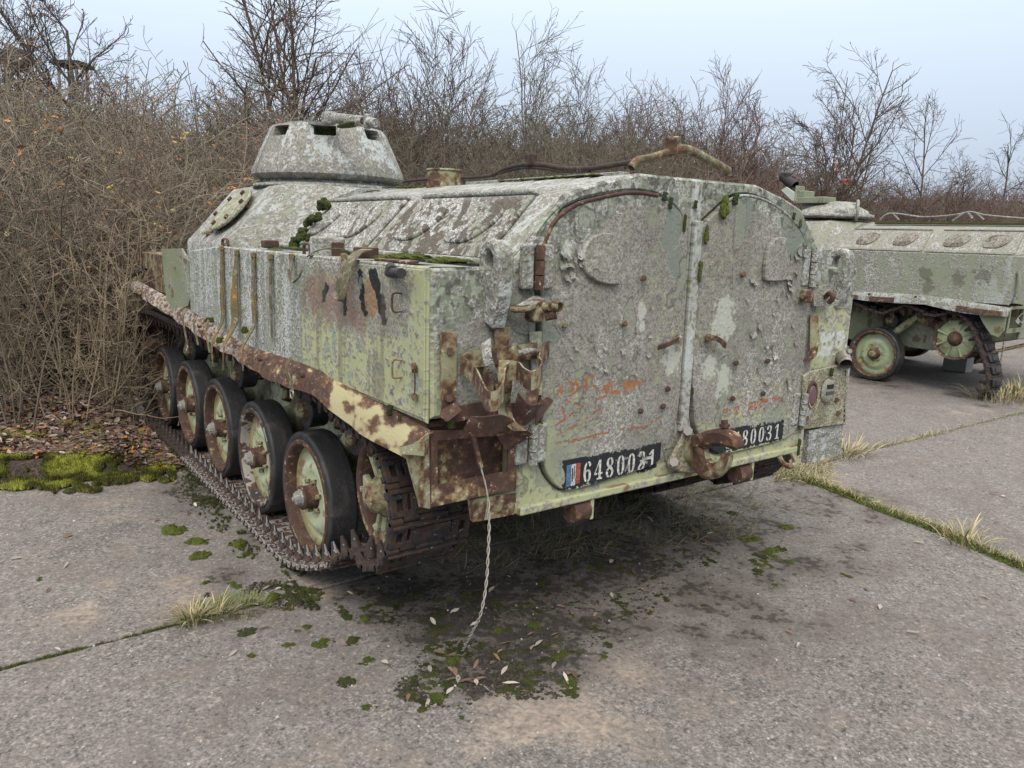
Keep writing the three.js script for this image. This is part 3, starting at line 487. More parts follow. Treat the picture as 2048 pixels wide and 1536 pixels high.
  for (const i of kept) wheel(G, WX, WHEEL_Z[i] - (v2 ? 0.09 : 0), v2 ? 0.322 : WY, -1, i * 0.7, !v2 && (i === 1), v2);
  for (const i of [0, 1, 2, 3, 4]) {
    if (v2 && i > 1) { wheel(G, 1.159, WHEEL_Z[i], WY, 1, i * 0.9, false, false); continue; }
    wheel(G, 1.159, WHEEL_Z[i], WY, 1, i * 0.9, false, false);
    const z = WHEEL_Z[i];
    obj('swing_arm', [rod(V(-0.86, 0.52, z - 0.22), V(-0.97, 0.52, z - 0.22), 0.075, 0.07, 14), rod(V(-0.95, 0.52, z - 0.22), V(-0.97, WY, z), 0.05, 0.042, 10), rod(V(-0.96, WY, z), V(-1.1, WY, z), 0.04, 0.036, 12)], lower, G, 1.2);
    obj('bump_stop', [rbox(0.1, 0.12, 0.13, 0.015, -0.91, 0.79, z - 0.12), rod(V(-0.9, 0.72, z - 0.12), V(-0.93, 0.66, z - 0.1), 0.035, 0.03, 10)], M.rustPaint, G, 1);
    if (i === 0 || i === 4) obj('shock_absorber', [rod(V(-0.97, 0.82, z + 0.3), V(-0.98, 0.5, z - 0.05), 0.034, 0.034, 12), rod(V(-0.86, 0.82, z + 0.3), V(-1.0, 0.82, z + 0.3), 0.03, 0.03, 10), rod(V(-0.97, 0.76, z + 0.235), V(-0.975, 0.62, z + 0.08), 0.044, 0.044, 12)], M.paint, G, 1.2);
  }
  for (const z of v2 ? [-1.35] : [-1.02, -1.62, -2.78, -3.95]) {
    const r = new THREE.Group(); r.name = 'return_roller'; r.position.set(-1.0, 0.74, z); G.add(r);
    obj('tyre', boxUV(clean(sideways(lathe([[0.05, -0.05], [0.088, -0.05], [0.092, -0.04], [0.092, 0.04], [0.088, 0.05], [0.05, 0.05]], 28))), 0.7), M.rubber, r);
    obj('hub', boxUV(clean(sideways(lathe([[0.0, -0.12], [0.05, -0.12], [0.055, 0.055], [0.045, 0.075], [0.03, 0.09], [0, 0.092]], 20))), 1), M.rustPaint, r);
  }
  obj('idler_mount', [rod(V(-0.86, 0.622, -0.535), V(-1.1, 0.622, -0.535), 0.07, 0.06, 16), rod(V(-0.93, 0.66, -0.55), V(-0.93, 0.8, -1.05), 0.07, 0.06, 14)], M.rustPaint, G, 1);
  idler(G, -1.145, -0.535, 0.622, -1, v2);
  if (!v2) {
    idler(G, 1.145, -0.535, 0.622, 1, false);
    trackAlong(G, -1.075, loopPath, true, { seed: 3, mat: (p) => p.z < -0.75 && p.z > -3.6 && p.y < 0.22 ? M.trackLichen : M.track });
    trackAlong(G, 1.05, loopPath, true, { seed: 4 });
    const s = new THREE.Group(); s.name = 'drive_sprocket'; s.position.set(-1.1, 0.62, -5.05); G.add(s);
    obj('disc', idlerGeo.rim, M.rust, s); obj('hub', idlerGeo.hub, M.rust, s);
  }
}

/* ---------- the near carrier ---------- */
const near = thing('armoured_carrier', 'lichen-crusted pale green tracked carrier with two rear doors numbered 6480031', 'armoured vehicle', [0, 0, 0], 'tracked carriers on the concrete');
carrier(near, false);
const R = (u, v, z = 0) => px(u, v, 2, z), S = (u, v, x = -1.25) => px(u, v, 0, x);
const onZ = (pts, z) => pts.map(([u, v]) => { const p = px(u, v, 2, z); return [p.x, p.y]; });
{
  const G = near;
  // rear wall
  const half = [[0.87, 0.665], [0.885, 1.0], [0.89, 1.05], [1.19, 1.06], [1.2, 1.55], [0.95, 1.558], [0.9, 1.59], [0.69, 1.812], [0.55, 1.857], [0.35, 1.902]];
  const outline = [...half, ...half.map(([x, y]) => [-x - (x > 1 ? 0.042 : 0), y]).reverse()];
  const doorPx = [
    [[1083, 500], [1100, 455], [1130, 424], [1170, 404], [1220, 392], [1270, 386], [1315, 391], [1348, 410], [1368, 435], [1377, 470], [1374, 560], [1368, 680], [1362, 790], [1350, 850], [1325, 915], [1290, 938], [1220, 960], [1150, 980], [1120, 976], [1095, 945], [1088, 900], [1085, 800], [1085, 650]],
    [[1400, 480], [1410, 450], [1435, 425], [1460, 403], [1482, 393], [1520, 397], [1560, 417], [1592, 447], [1612, 480], [1620, 520], [1618, 600], [1612, 700], [1606, 790], [1600, 845], [1585, 870], [1555, 884], [1500, 898], [1450, 908], [1425, 900], [1400, 870], [1390, 820], [1388, 700], [1392, 600]]];
  const grow2 = (P, d) => P.map((p, i) => { const a = P[(i + P.length - 1) % P.length], b = P[(i + 1) % P.length], tx = b[0] - a[0], ty = b[1] - a[1], L = Math.hypot(tx, ty); return [p[0] - ty / L * d, p[1] + tx / L * d]; });
  const shapes = doorPx.map((d) => smooth(onZ(d, 0.02), 90));
  obj('rear_plate', rearUV(ext(outline, 'z', -0.03, 0, 0.01, shapes.map((s) => grow2(s, 0.008)))), M.rear, G);
  const labels = ['grey lichen-covered door with orange scrawl above the full number', 'grey flaking door with red streaks and number partly behind the tow hook'];
  const doors = doorPx.map((d, i) => { const o = obj('rear_door', rearUV(ext(shapes[i], 'z', -0.024, 0.016, 0.004)), M.rear, G); o.userData.label = labels[i]; return o; });
  // raised bead along the arch of each door
  obj('door_seal', tube(onZ([[1085, 500], [1112, 443], [1150, 412], [1200, 396], [1270, 385], [1318, 391]], 0.022).map(([x, y]) => V(x, y, 0.014)), 0.008, 40, 6), M.rust, doors[0], 1);
  obj('door_seal', tube(onZ([[1455, 404], [1482, 392], [1520, 396], [1562, 417], [1595, 448]], 0.022).map(([x, y]) => V(x, y, 0.013)), 0.007, 40, 6), M.crust, doors[1], 1.4);
  obj('centre_post', rearUV(merge([cbox(-0.046, 0.004, 0.87, 1.74, 0.001, 0.022, 0.006)])), M.rear, G);
  // D shaped inspection plates
  obj('vision_cover', rearUV(ext(smooth(onZ([[1168, 500], [1180, 478], [1205, 466], [1228, 470], [1240, 490], [1240, 562], [1232, 569], [1205, 566], [1180, 553], [1166, 530]], 0.032), 40), 'z', 0.017, 0.038, 0.004)), M.rear, doors[0]);
  obj('vision_cover', rearUV(ext(smooth(onZ([[1534, 505], [1545, 482], [1562, 474], [1577, 486], [1577, 548], [1570, 560], [1540, 562], [1529, 555]], 0.032), 40), 'z', 0.017, 0.038, 0.004)), M.rear, doors[1]);
  // handles
  { const h = obj('handle', [rod(R(1357, 676, 0.02), R(1357, 676, 0.06), 0.014, 0.014, 10), ribbon([R(1358, 677, 0.058), R(1345, 684, 0.06), R(1332, 690, 0.062), R(1317, 695, 0.06)], V(0, 0.02, 0.004), 0.008, 10)], M.rust, doors[0], 1); h.userData.label = 'rusty lever'; }
  obj('handle', [rod(R(1418, 675, 0.02), R(1418, 675, 0.055), 0.016, 0.014, 10), ribbon([R(1418, 675, 0.055), R(1432, 677, 0.058), R(1444, 684, 0.058), R(1451, 692, 0.055)], V(0, 0.022, 0.004), 0.009, 10)], M.rust, doors[1], 1);
  for (const [u, v, d] of [[1288, 556, 0], [1250, 647, 0], [1130, 650, 0], [1282, 822, 0], [1327, 812, 0], [1336, 778, 0], [1473, 726, 1], [1536, 722, 1], [1466, 797, 1], [1527, 787, 1], [1487, 549, 1]]) obj('stud', [rod(R(u, v, 0.018), R(u, v, 0.046), 0.0075, 0.0075, 8), rod(R(u, v, 0.024), R(u, v, 0.032), 0.012, 0.012, 6)], v > 700 ? M.rust : M.rustPaint, doors[d], 1);
  // loose flakes of paint curling off the doors
  { const r = rngOf(61), gs = [];
    const add = (u, v, s, lean) => { const p = R(u, v, 0.021), n = 5, g = new THREE.PlaneGeometry(s * (0.7 + r() * 0.8), s, 3, 3), a = g.attributes.position; for (let i = 0; i < a.count; i++) { const x = a.getX(i), y = a.getY(i), k = clamp((y / s + 0.5)); a.setXYZ(i, x + (r() - 0.5) * s * 0.3, y + (r() - 0.5) * s * 0.25, k * k * s * lean); } g.computeVertexNormals(); g.rotateZ(Math.PI * (r() < 0.7 ? 1 : 0.5) + (r() - 0.5)); g.translate(p.x, p.y, p.z + 0.0015); gs.push(g); };
    for (let i = 0; i < 26; i++) add(1545 + (r() - 0.5) * 110, 610 + (r() - 0.3) * 250, 0.012 + r() * 0.016, 0.35);
    for (let i = 0; i < 18; i++) add(1240 + (r() - 0.5) * 200, 710 + (r() - 0.5) * 90, 0.01 + r() * 0.014, 0.35);
    for (let i = 0; i < 16; i++) add(1570 + (r() - 0.5) * 80, 500 + r() * 90, 0.014 + r() * 0.018, 0.4);
    for (let i = 0; i < 14; i++) add(1150 + (r() - 0.5) * 60, 500 + r() * 60, 0.014 + r() * 0.02, 0.5);
    const f = obj('paint_flakes', rearUV(merge(gs)), (() => { const m = M.rear.clone(); m.side = THREE.DoubleSide; return m; })(), G); f.userData.kind = 'stuff'; }
  // hinges
  const hinge = (u, v, hgt, m) => {
    const c = R(u, v, 0.03), h = obj('hinge', [0, 1, 2].map((i) => rod(V(c.x, c.y + hgt * (i / 3 - 0.5), 0.032), V(c.x, c.y + hgt * ((i + 0.92) / 3 - 0.5), 0.032), 0.017, 0.017, 10)), m || M.rust, G, 1);
    obj('leaf', cbox(c.x - 0.068, c.x - 0.015, c.y - hgt / 2, c.y + hgt / 2, 0.001, 0.024, 0.008), M.crust, h, 1.4); obj('leaf', cbox(c.x + 0.015, c.x + 0.062, c.y - hgt / 2, c.y + hgt / 2, 0.014, 0.038, 0.012), M.crust, h, 1.4);
  };
  hinge(1079, 534, 0.155); hinge(1066, 888, 0.15, M.crust); hinge(1627, 536, 0.17, M.crust); hinge(1606, 818, 0.16, M.crust);
  // lifting lugs
  const lug = (x, y, z) => { const sh = new THREE.Shape(); sh.moveTo(-0.1, -0.19); sh.lineTo(-0.06, -0.12); sh.lineTo(-0.07, 0.0); sh.absarc(-0.01, 0.0, 0.06, Math.PI, 0, true); sh.lineTo(0.045, -0.12); sh.lineTo(0.01, -0.23); const h = new THREE.Path(); h.absellipse(-0.012, -0.012, 0.027, 0.036, 0, Math.PI * 2); sh.holes.push(h); return ext(sh, 'x', x - 0.034, x + 0.034, 0.008).translate(0, y, z); };
  obj('lifting_lug', lug(-1.0, 1.585, 0.025), M.crust, G, 1.4); obj('lifting_lug', lug(1.06, 1.585, 0.0), M.crust, G, 1.4);
  // valve fitting beside the upper left hinge
  obj('valve_fitting', [tube([R(1022, 617, 0.05), R(1045, 618, 0.08), R(1068, 614, 0.08)], 0.012, 10, 8), rbox(0.05, 0.08, 0.06, 0.014, R(1076, 622, 0.07).x, R(1076, 622, 0.07).y, 0.05), rod(R(1085, 612, 0.07), R(1100, 614, 0.1), 0.016, 0.014, 10), rod(R(1090, 632, 0.07), R(1112, 628, 0.09), 0.018, 0.018, 10), rod(R(1108, 612, 0.09), R(1120, 614, 0.12), 0.02, 0.017, 12, true)], M.rustPaint, G, 1);
  obj('fitting_shield', [ribbon([R(1022, 622, 0.03), R(1045, 614, 0.07), R(1070, 600, 0.06), R(1083, 596, 0.02)], V(0, -0.012, 0.045), 0.005, 16)], M.crust, G, 1.4);
  // right side: bracket, box lamp panel, mud flap, tail pipe
  { const b = obj('bracket', [plate3([R(1626, 580, 0.03), R(1628, 612, 0.03), R(1668, 612, 0.05), R(1665, 579, 0.05)], 0.008)], M.crustGreen, G, 1); obj('catch', [tube([R(1650, 595, 0.04), R(1660, 587, 0.08), R(1666, 594, 0.1), R(1658, 606, 0.08)], 0.012, 16, 8)], M.rust, b, 1); }
  obj('latch', [rbox(0.05, 0.06, 0.04, 0.01, R(1613, 592, 0.04).x, R(1613, 592, 0.04).y, 0.04), rod(R(1604, 592, 0.05), R(1624, 592, 0.05), 0.012, 0.012, 8)], M.rustPaint, G, 1);
  obj('drain_channel', [ribbon([R(1628, 628, 0.02), R(1628, 680, 0.03), R(1624, 710, 0.03), R(1612, 722, 0.02)], V(0.045, 0.0, 0.015), 0.006, 20)], M.rustPaint, G, 1);
  const lp = obj('lamp_panel', [ext(onZ([[1608, 752], [1622, 742], [1694, 727], [1690, 848], [1604, 860]], 0.03), 'z', 0.014, 0.03, 0.004), ext(onZ([[1690, 726], [1697, 732], [1692, 850], [1686, 850]], 0.03), 'z', -0.12, 0.03, 0.003)], M.rustPaint, G, 1);
  lp.material = mat({ map: M.crust.map, bump: M.crust.bumpMap }, { bump: 0.008, color: [0.92, 0.86, 0.66] });
  obj('lamp_panel', [cbox(0.88, 1.22, 0.77, 1.05, -0.14, 0.012, 0.006)], M.crust, G, 1.4);
  { const a = R(1626, 791, 0.04), l = obj('reflector', lathe([[0.0, 0.012], [0.03, 0.012], [0.036, 0.006], [0.036, 0], [0, 0]], 24).rotateX(Math.PI / 2).scale(0.8, 1.35, 1).translate(a.x, a.y, 0.031), plain(0.13, 0.075, 0.085, 0.35), lp); obj('reflector_rim', new THREE.TorusGeometry(0.046, 0.008, 8, 28).scale(0.8, 1.35, 1).translate(a.x, a.y, 0.033), M.rust, l, 1); }
  { const a = R(1660, 783, 0.05), l = obj('tail_lamp', lathe([[0.0, 0.02], [0.03, 0.02], [0.034, 0.017], [0.044, 0.016], [0.05, 0.004], [0.05, 0], [0, 0]], 28).rotateX(Math.PI / 2).scale(1, 1.25, 1).translate(a.x, a.y, 0.031), M.crustGreen, lp, 1); obj('lamp_glass', [cbox(a.x - 0.028, a.x + 0.028, a.y + 0.012, a.y + 0.036, 0.045, 0.053, 0.006)], M.hole, l); obj('lamp_glass', [cbox(a.x - 0.032, a.x + 0.032, a.y - 0.016, a.y + 0.002, 0.045, 0.054, 0.002)], plain(0.06, 0.065, 0.075, 0.2), l); }
  for (const [u, v] of [[1614, 836], [1677, 826], [1674, 800]]) obj('bolt', rod(R(u, v, 0.028), R(u, v, 0.04), 0.013, 0.013, 6), M.rust, lp, 1);
  { // lumpy mud flap
    const g = new THREE.BoxGeometry(0.3, 0.17, 0.03, 30, 17, 1), p = g.attributes.position; for (let i = 0; i < p.count; i++) { const x = p.getX(i), y = p.getY(i); if (p.getZ(i) > 0) p.setZ(i, p.getZ(i) + 0.014 * (vn(x * 60, y * 60, 411) - 0.4)); } g.computeVertexNormals(); g.rotateZ(0.02).translate(1.06, 0.672, 0.0);
    obj('mud_flap', g, M.crust, G, 0.9); }
  obj('tail_pipe', (() => { const t = tube([R(1676, 704, -0.1), R(1684, 712, 0.0), R(1690, 724, 0.06)], 0.03, 14, 14); return [t, rod(R(1684, 706, 0.0), R(1700, 702, 0.06), 0.016, 0.012, 10), rod(R(1685, 712, 0.02), R(1692, 729, 0.07), 0.036, 0.031, 14, true)]; })(), M.steel, G);
  // tow hook
  { const base = obj('tow_hook', ext(smooth(onZ([[1372, 858], [1384, 866], [1392, 895], [1400, 935], [1385, 946], [1345, 940], [1336, 925], [1352, 893]], 0.03), 44), 'z', 0.02, 0.045, 0.007), M.rustPaint, G, 1); base.material = mat({ map: M.crust.map, bump: M.crust.bumpMap }, { bump: 0.006, color: [0.9, 0.8, 0.62] });
    for (const [u, v] of [[1376, 862], [1348, 924]]) obj('bolt', rod(R(u, v, 0.04), R(u, v, 0.068), 0.021, 0.02, 6), M.steel, base);
    obj('shank', [rod(V(0.015, 0.785, 0.03), V(0.015, 0.785, 0.075), 0.06, 0.05, 18)], M.hookPaint, base, 1);
    obj('lower_jaw', ext(smooth([[0.05, 0.845], [0.052, 0.75], [0.085, 0.705], [0.145, 0.69], [0.2, 0.715], [0.236, 0.77], [0.243, 0.815], [0.216, 0.82], [0.195, 0.785], [0.165, 0.765], [0.132, 0.775], [0.118, 0.81], [0.11, 0.85]], 60), 'x', -0.018, 0.046, 0.016), M.rustPaint, base, 1);
    obj('upper_jaw', ext(smooth([[0.075, 0.84], [0.095, 0.875], [0.15, 0.905], [0.205, 0.918], [0.27, 0.906], [0.292, 0.872], [0.278, 0.852], [0.215, 0.85], [0.16, 0.835], [0.12, 0.815], [0.09, 0.818]], 50), 'x', -0.022, 0.042, 0.014), M.rust, base, 1); obj('pivot', rod(V(-0.045, 0.852, 0.105), V(0.065, 0.852, 0.105), 0.026, 0.026, 12), M.rust, base, 1);
    obj('latch_pin', [rod(V(0.01, 0.9, 0.21), V(0.01, 0.955, 0.2), 0.015, 0.013, 10), rod(V(0.01, 0.925, 0.205), V(0.01, 0.938, 0.203), 0.021, 0.021, 8)], M.rust, base, 1); }
  // lower lip and towing eyes
  obj('lower_lip', cbox(-0.87, 0.87, 0.655, 0.69, -0.03, 0.02, 0.009), M.paint, G, 1.2);
  for (const [u, v] of [[1165, 1012], [1490, 938]]) { const c = R(u, v, 0.0); const e = obj('towing_eye', [cbox(c.x + 0.03, c.x + 0.05, c.y - 0.06, 0.665, -0.06, 0.015, 0.006)], M.paint, G, 1.2); obj('pin', rod(V(c.x - 0.05, c.y - 0.02, -0.02), V(c.x + 0.03, c.y - 0.02, -0.02), 0.045, 0.045, 16), M.rust, e, 1); }
  obj('shackle', tube([R(1556, 908, 0.0), R(1566, 926, 0.03), R(1580, 933, 0.04), R(1590, 924, 0.03), R(1580, 900, 0.0)], 0.013, 30, 10), M.rustPaint, G, 1);

  // crushed lamp guard on the left
  const flat = (u0, v0, u1, v1, z) => { const a = R(u0, v0, z), b = R(u1, v1, z); return [a, b]; };
  const bar = (pts, z, m, nm = 'guard_bar') => { const o = obj(nm, ext(onZ(pts, z), 'z', z - 0.008, z, 0.002), m, G, 1); return o; };
  const b1 = bar([[882, 664], [915, 664], [913, 836], [884, 838]], 0.02, M.rustPaint); for (const [u, v] of [[901, 703], [898, 797]]) obj('bolt', rod(R(u, v, 0.018), R(u, v, 0.032), 0.014, 0.013, 6), M.rust, b1, 1);
  bar([[990, 656], [1021, 655], [1010, 800], [992, 805]], 0.02, M.rustPaint); bar([[968, 720], [990, 722], [985, 830], [968, 830]], 0.03, M.rustPaint);
  bar([[1060, 665], [1090, 662], [1094, 675], [1088, 790], [1066, 792]], 0.014, M.paint, 'guard_plate');
  const loopY = 1.285, Y = (u, v, y) => px(u, v, 1, y);
  const loop = [[1060, 682, 1.295], [1000, 686, 1.29], [950, 692, 1.285], [920, 700, 1.28], [912, 708, 1.27], [925, 716, 1.262], [945, 735, 1.25], [958, 762, 1.235], [972, 781, 1.228], [985, 779, 1.23], [998, 762, 1.245], [1003, 735, 1.265], [1012, 722, 1.275], [1028, 722, 1.275], [1040, 734, 1.268], [1055, 741, 1.265], [1070, 733, 1.27], [1076, 722, 1.278], [1071, 712, 1.283], [1082, 688, 1.292], [1085, 680, 1.296]].map(([u, v, y]) => Y(u, v, y));
  for (const p of loop) { p.y -= 0.028; p.z = Math.max(0.03, p.z + 0.02); }
  const crumple = obj('lamp_guard', ribbon(loop, V(0, 0.058, 0), 0.005, 120), M.rustPaint, G, 1); crumple.userData.label = 'rusty band crushed into loops';
  obj('guard_bar', ribbon([Y(1012, 720, 1.27), Y(1010, 765, 1.2), Y(1008, 810, 1.1), Y(1016, 842, 1.05), Y(1040, 862, 1.02)], V(0.042, 0, 0.02), 0.005, 30), M.rustPaint, G, 1);
  obj('guard_bar', ribbon([R(1072, 745, 0.06), R(1066, 785, 0.07), R(1060, 812, 0.08)], V(0.042, 0, 0.015), 0.005, 16), M.rustPaint, G, 1);
  obj('guard_bar', ribbon([R(972, 682, 0.06), R(975, 715, 0.1), R(985, 745, 0.09), R(992, 768, 0.06)], [V(0.03, 0.02, 0.01), V(0.004, 0.012, 0.03)], 0.005, 20), M.crust, G, 1);
  obj('guard_bar', tube([R(1038, 706, 0.05), R(1058, 702, 0.07), R(1084, 706, 0.04)], 0.011, 12, 8), M.crust, G, 1);
  obj('bent_sheet', plate3([R(880, 822, 0.05), R(878, 838, 0.07), R(893, 850, 0.09), R(922, 824, 0.07), R(910, 806, 0.03)].reverse(), 0.006), M.rust, G, 1);
  obj('bent_sheet', ribbon([R(900, 832, 0.015), R(940, 822, 0.05), R(990, 818, 0.03), R(1045, 822, 0.02)], V(0, 0.055, 0.01), 0.006, 24), M.rust, G, 1);
  obj('bent_sheet', [ribbon([R(934, 845, 0.09), R(960, 848, 0.13), R(1000, 846, 0.13), R(1030, 858, 0.09), R(1055, 872, 0.05)], [V(0, 0.05, 0.04), V(0, 0.06, 0.02), V(0, 0.03, 0.06)], 0.006, 30)], M.rust, G, 1);
  obj('bent_sheet', ribbon([R(1030, 812, 0.05), R(1050, 830, 0.08), R(1074, 822, 0.05)], [V(0, 0.1, 0.03), V(0, 0.07, 0.05)], 0.006, 16), M.rust, G, 1);
  obj('bent_sheet', plate3([R(994, 872, 0.04), R(1012, 900, 0.03), R(1052, 872, 0.03), R(1040, 862, 0.06)], 0.006), M.rust, G, 1);
  obj('bent_sheet', plate3([R(1074, 806, 0.02), R(1072, 850, 0.05), R(1108, 800, 0.025), R(1092, 790, 0.02)], 0.005), M.rust, G, 1);
  // rusty frame under the side box, with the guard's end strip
  const fr = obj('mudguard_frame', ext(onZ([[862, 862], [1036, 858], [1033, 978], [862, 1016]], 0.014), 'z', 0.006, 0.014, 0.002, [onZ([[874, 880], [1018, 868], [1016, 944], [874, 972]], 0.014)]), M.rust, G, 1);
  obj('back_plate', cbox(-1.225, -0.88, 0.76, 1.03, -0.1, -0.085, 0.003), M.rust, fr, 1);
  obj('corner_strip', [plate3([R(858, 866, 0.02), R(812, 905, 0.05), R(826, 950, 0.05), R(840, 1014, 0.03), R(861, 1018, 0.018)], 0.006), plate3([R(802, 892, 0.06), R(800, 908, 0.07), R(848, 912, 0.05), R(852, 878, 0.03)], 0.006)], M.rustPaint, G, 1);
  obj('hull_skirt', plate3([R(940, 1000, 0.0), R(946, 1045, -0.02), R(1032, 1028, -0.02), R(1032, 985, 0.0)], 0.02), M.rustPaint, G, 1);

  // left side: straps, loops, fittings
  const yl = (u, v) => S(u, v, -1.263);
  const strap = (pts, w, m, label) => { const n = pts.length; const o = obj('strap', ribbon(pts, w, 0.005, 26), m, G, 0.25); if (label) o.userData.label = label; return o; };
  const down = (u0, v0, v1, bow, m, w = 0.034, tw = 0.2, tail = 0.06) => { const a = yl(u0, v0), p = [a]; const b = yl(u0 + 4, v1); for (let i = 1; i <= 5; i++) { const t = i / 5; p.push(V(-1.263 - bow * Math.sin(Math.min(1, t * 1.2) * 2.2) - (t > 0.62 ? tail * ss(0.62, 0.75, t) : 0), a.y + (b.y - a.y) * t, a.z + (b.z - a.z) * t * 0.4)); } return strap(p, [V(0, 0, w), V(tw * w, 0, w), V(-tw * w, 0, w * 0.9)], m); };
  down(443, 500, 728, 0.008, M.strap, 0.036); down(473, 508, 735, 0.022, M.strap, 0.038, 0.8); down(506, 512, 738, 0.006, M.strap, 0.034); down(541, 517, 682, 0.004, M.strapDull, 0.022, 0.2, 0);
  for (const [u, v, v1] of [[372, 615, 690], [394, 632, 690], [417, 640, 705], [582, 715, 780]]) { const a = S(u, v, -1.3), b = S(u + 2, v1, -1.33); const o = strap([a, a.clone().lerp(b, 0.3).add(V(-0.02, 0, 0)), a.clone().lerp(b, 0.7).add(V(-0.01, 0, 0.01)), b], V(0, 0, 0.03), u === 417 ? M.strap : M.strapDull); if (u === 372 || u === 582) obj('buckle', new THREE.TorusGeometry(0.022, 0.005, 6, 4).rotateY(Math.PI / 2).rotateX(Math.PI / 4).translate(b.x, b.y - 0.02, b.z), M.steel, o); }
  for (const [u, v] of [[443, 492], [473, 500], [506, 505], [541, 508], [583, 508], [688, 508]]) { const a = S(u, v, -1.262); obj('strap_hook', [rbox(0.02, 0.03, 0.03, 0.006, a.x, a.y - 0.012, a.z)], M.strap, G, 0.25); }
  strap([S(583, 512, -1.262), S(582, 530, -1.275), S(580, 552, -1.285), S(590, 562, -1.31), S(603, 545, -1.29)], [V(0, 0, 0.03), V(0, 0.004, 0.04), V(0, 0.03, 0.03)], M.strapDull);
  strap([S(690, 510, -1.262), S(684, 545, -1.28), S(672, 590, -1.29), S(684, 597, -1.33), S(690, 565, -1.32), S(698, 530, -1.3), S(712, 508, -1.25), S(735, 499, -1.16)], [V(0, 0.004, 0.045), V(0, 0.0, 0.05), V(0.01, 0.01, 0.045), V(0.03, 0, 0.04)], M.strapDull, 'olive webbing strap folded over the box edge');
  strap([S(617, 512, -1.262), S(628, 504, -1.24), S(648, 498, -1.2), S(675, 498, -1.14), S(692, 505, -1.08)], [V(0, 0.01, 0.04), V(0.04, 0, 0.01)], M.strapDull);
  for (const [u, v, h] of [[801, 604, 0.06], [801, 736, 0.06]]) { const a = S(u, v, -1.256); obj('footman_loop', tube([V(-1.256, a.y + h / 2, a.z + 0.01), V(-1.285, a.y + h / 2, a.z + 0.005), V(-1.288, a.y, a.z), V(-1.285, a.y - h / 2, a.z + 0.005), V(-1.256, a.y - h / 2, a.z + 0.01)], 0.0042, 24, 6), M.rustPaint, G, 1); }
  obj('nozzle', [rod(S(778, 545, -1.25), S(803, 546, -1.32), 0.016, 0.016, 14), rod(S(782, 536, -1.25), S(784, 540, -1.275), 0.02, 0.016, 10)], M.dark, G);
  obj('footman_loop', [rod(S(829, 730, -1.256), S(829, 742, -1.27), 0.012, 0.01, 8), rod(S(829, 792, -1.256), S(829, 796, -1.275), 0.012, 0.01, 8), tube([S(829, 738, -1.27), S(830, 765, -1.272), S(829, 795, -1.272)], 0.003, 8, 5)], M.rust, G, 1);
  // grab handles and latch boxes on the ledge
  const grab = (u, v, x, w = 0.08) => { const a = px(u, v, 0, x); return obj('grab_handle', tube([V(x, a.y - 0.06, a.z - w / 2), V(x, a.y - 0.01, a.z - w / 2), V(x, a.y, a.z), V(x, a.y - 0.01, a.z + w / 2), V(x, a.y - 0.06, a.z + w / 2)], 0.008, 26, 7), M.rust, G, 1); };
  grab(450, 478, -1.2, 0.1); grab(614, 487, -1.16, 0.07);
  { const a = px(655, 485, 0, -1.1); const o = obj('latch_box', rbox(0.13, 0.11, 0.11, 0.012, a.x, a.y - 0.03, a.z), M.crust, G, 1.4); obj('latch_slot', rbox(0.06, 0.075, 0.01, 0.003, a.x + 0.025, a.y - 0.035, a.z + 0.054), M.rust, o, 1); }
  { const a = px(732, 505, 0, -1.14); obj('latch_box', rbox(0.09, 0.045, 0.05, 0.006, a.x, 1.575, a.z), M.rust, G, 1); }
  obj('ledge_strip', cbox(-1.235, -1.17, 1.556, 1.566, -0.42, -0.2, 0.004), M.rust, G, 1);
  { const a = px(540, 490, 0, -1.1); obj('latch_box', rbox(0.08, 0.04, 0.06, 0.008, a.x, a.y + 0.005, a.z), M.rust, G, 1); }
  // shield plate and boxes farther forward
  obj('side_shield', plate3([S(328, 497, -1.3), S(366, 496, -1.25), S(374, 522, -1.25), S(376, 590, -1.25), S(372, 612, -1.25), S(345, 622, -1.28), S(332, 596, -1.3)].reverse(), 0.012), M.paintGreen, G, 1);
  { const a = S(284, 503, -1.15), b = S(328, 508, -1.15); obj('stowage_box', cbox(-1.15, -0.9, 1.13, a.y, b.z - 0.02, a.z, 0.01), M.rustPaint, G, 1); obj('stowage_rack', [tube([V(-1.16, 1.2, a.z), V(-1.16, a.y + 0.1, a.z)], 0.012, 4, 6), tube([V(-1.16, a.y + 0.08, a.z), V(-1.16, a.y + 0.08, b.z)], 0.008, 4, 6)], M.rust, G, 1); }
  obj('hose', tube([S(292, 540, -1.2), S(262, 556, -1.27), S(250, 590, -1.31), S(251, 630, -1.31), S(249, 668, -1.3)], 0.016, 30, 8), M.dark, G);
  // roof: bows, vent, ridge strip
  obj('vent_pipe', [rod(px(888, 378, 0, -0.3).setY(1.87), px(888, 378, 0, -0.3).setY(1.925), 0.098, 0.095, 28), rod(px(888, 378, 0, -0.3).setY(1.925), px(888, 378, 0, -0.3).setY(1.985), 0.088, 0.088, 28, true), new THREE.TorusGeometry(0.09, 0.006, 6, 32).rotateX(Math.PI / 2).translate(...px(888, 378, 0, -0.3).setY(1.986).toArray())], M.rustPaint, G, 1);
  obj('ridge_strip', [cbox(-0.33, -0.28, 1.9, 1.916, -1.25, -0.12, 0.004)], M.crust, G, 1.4);
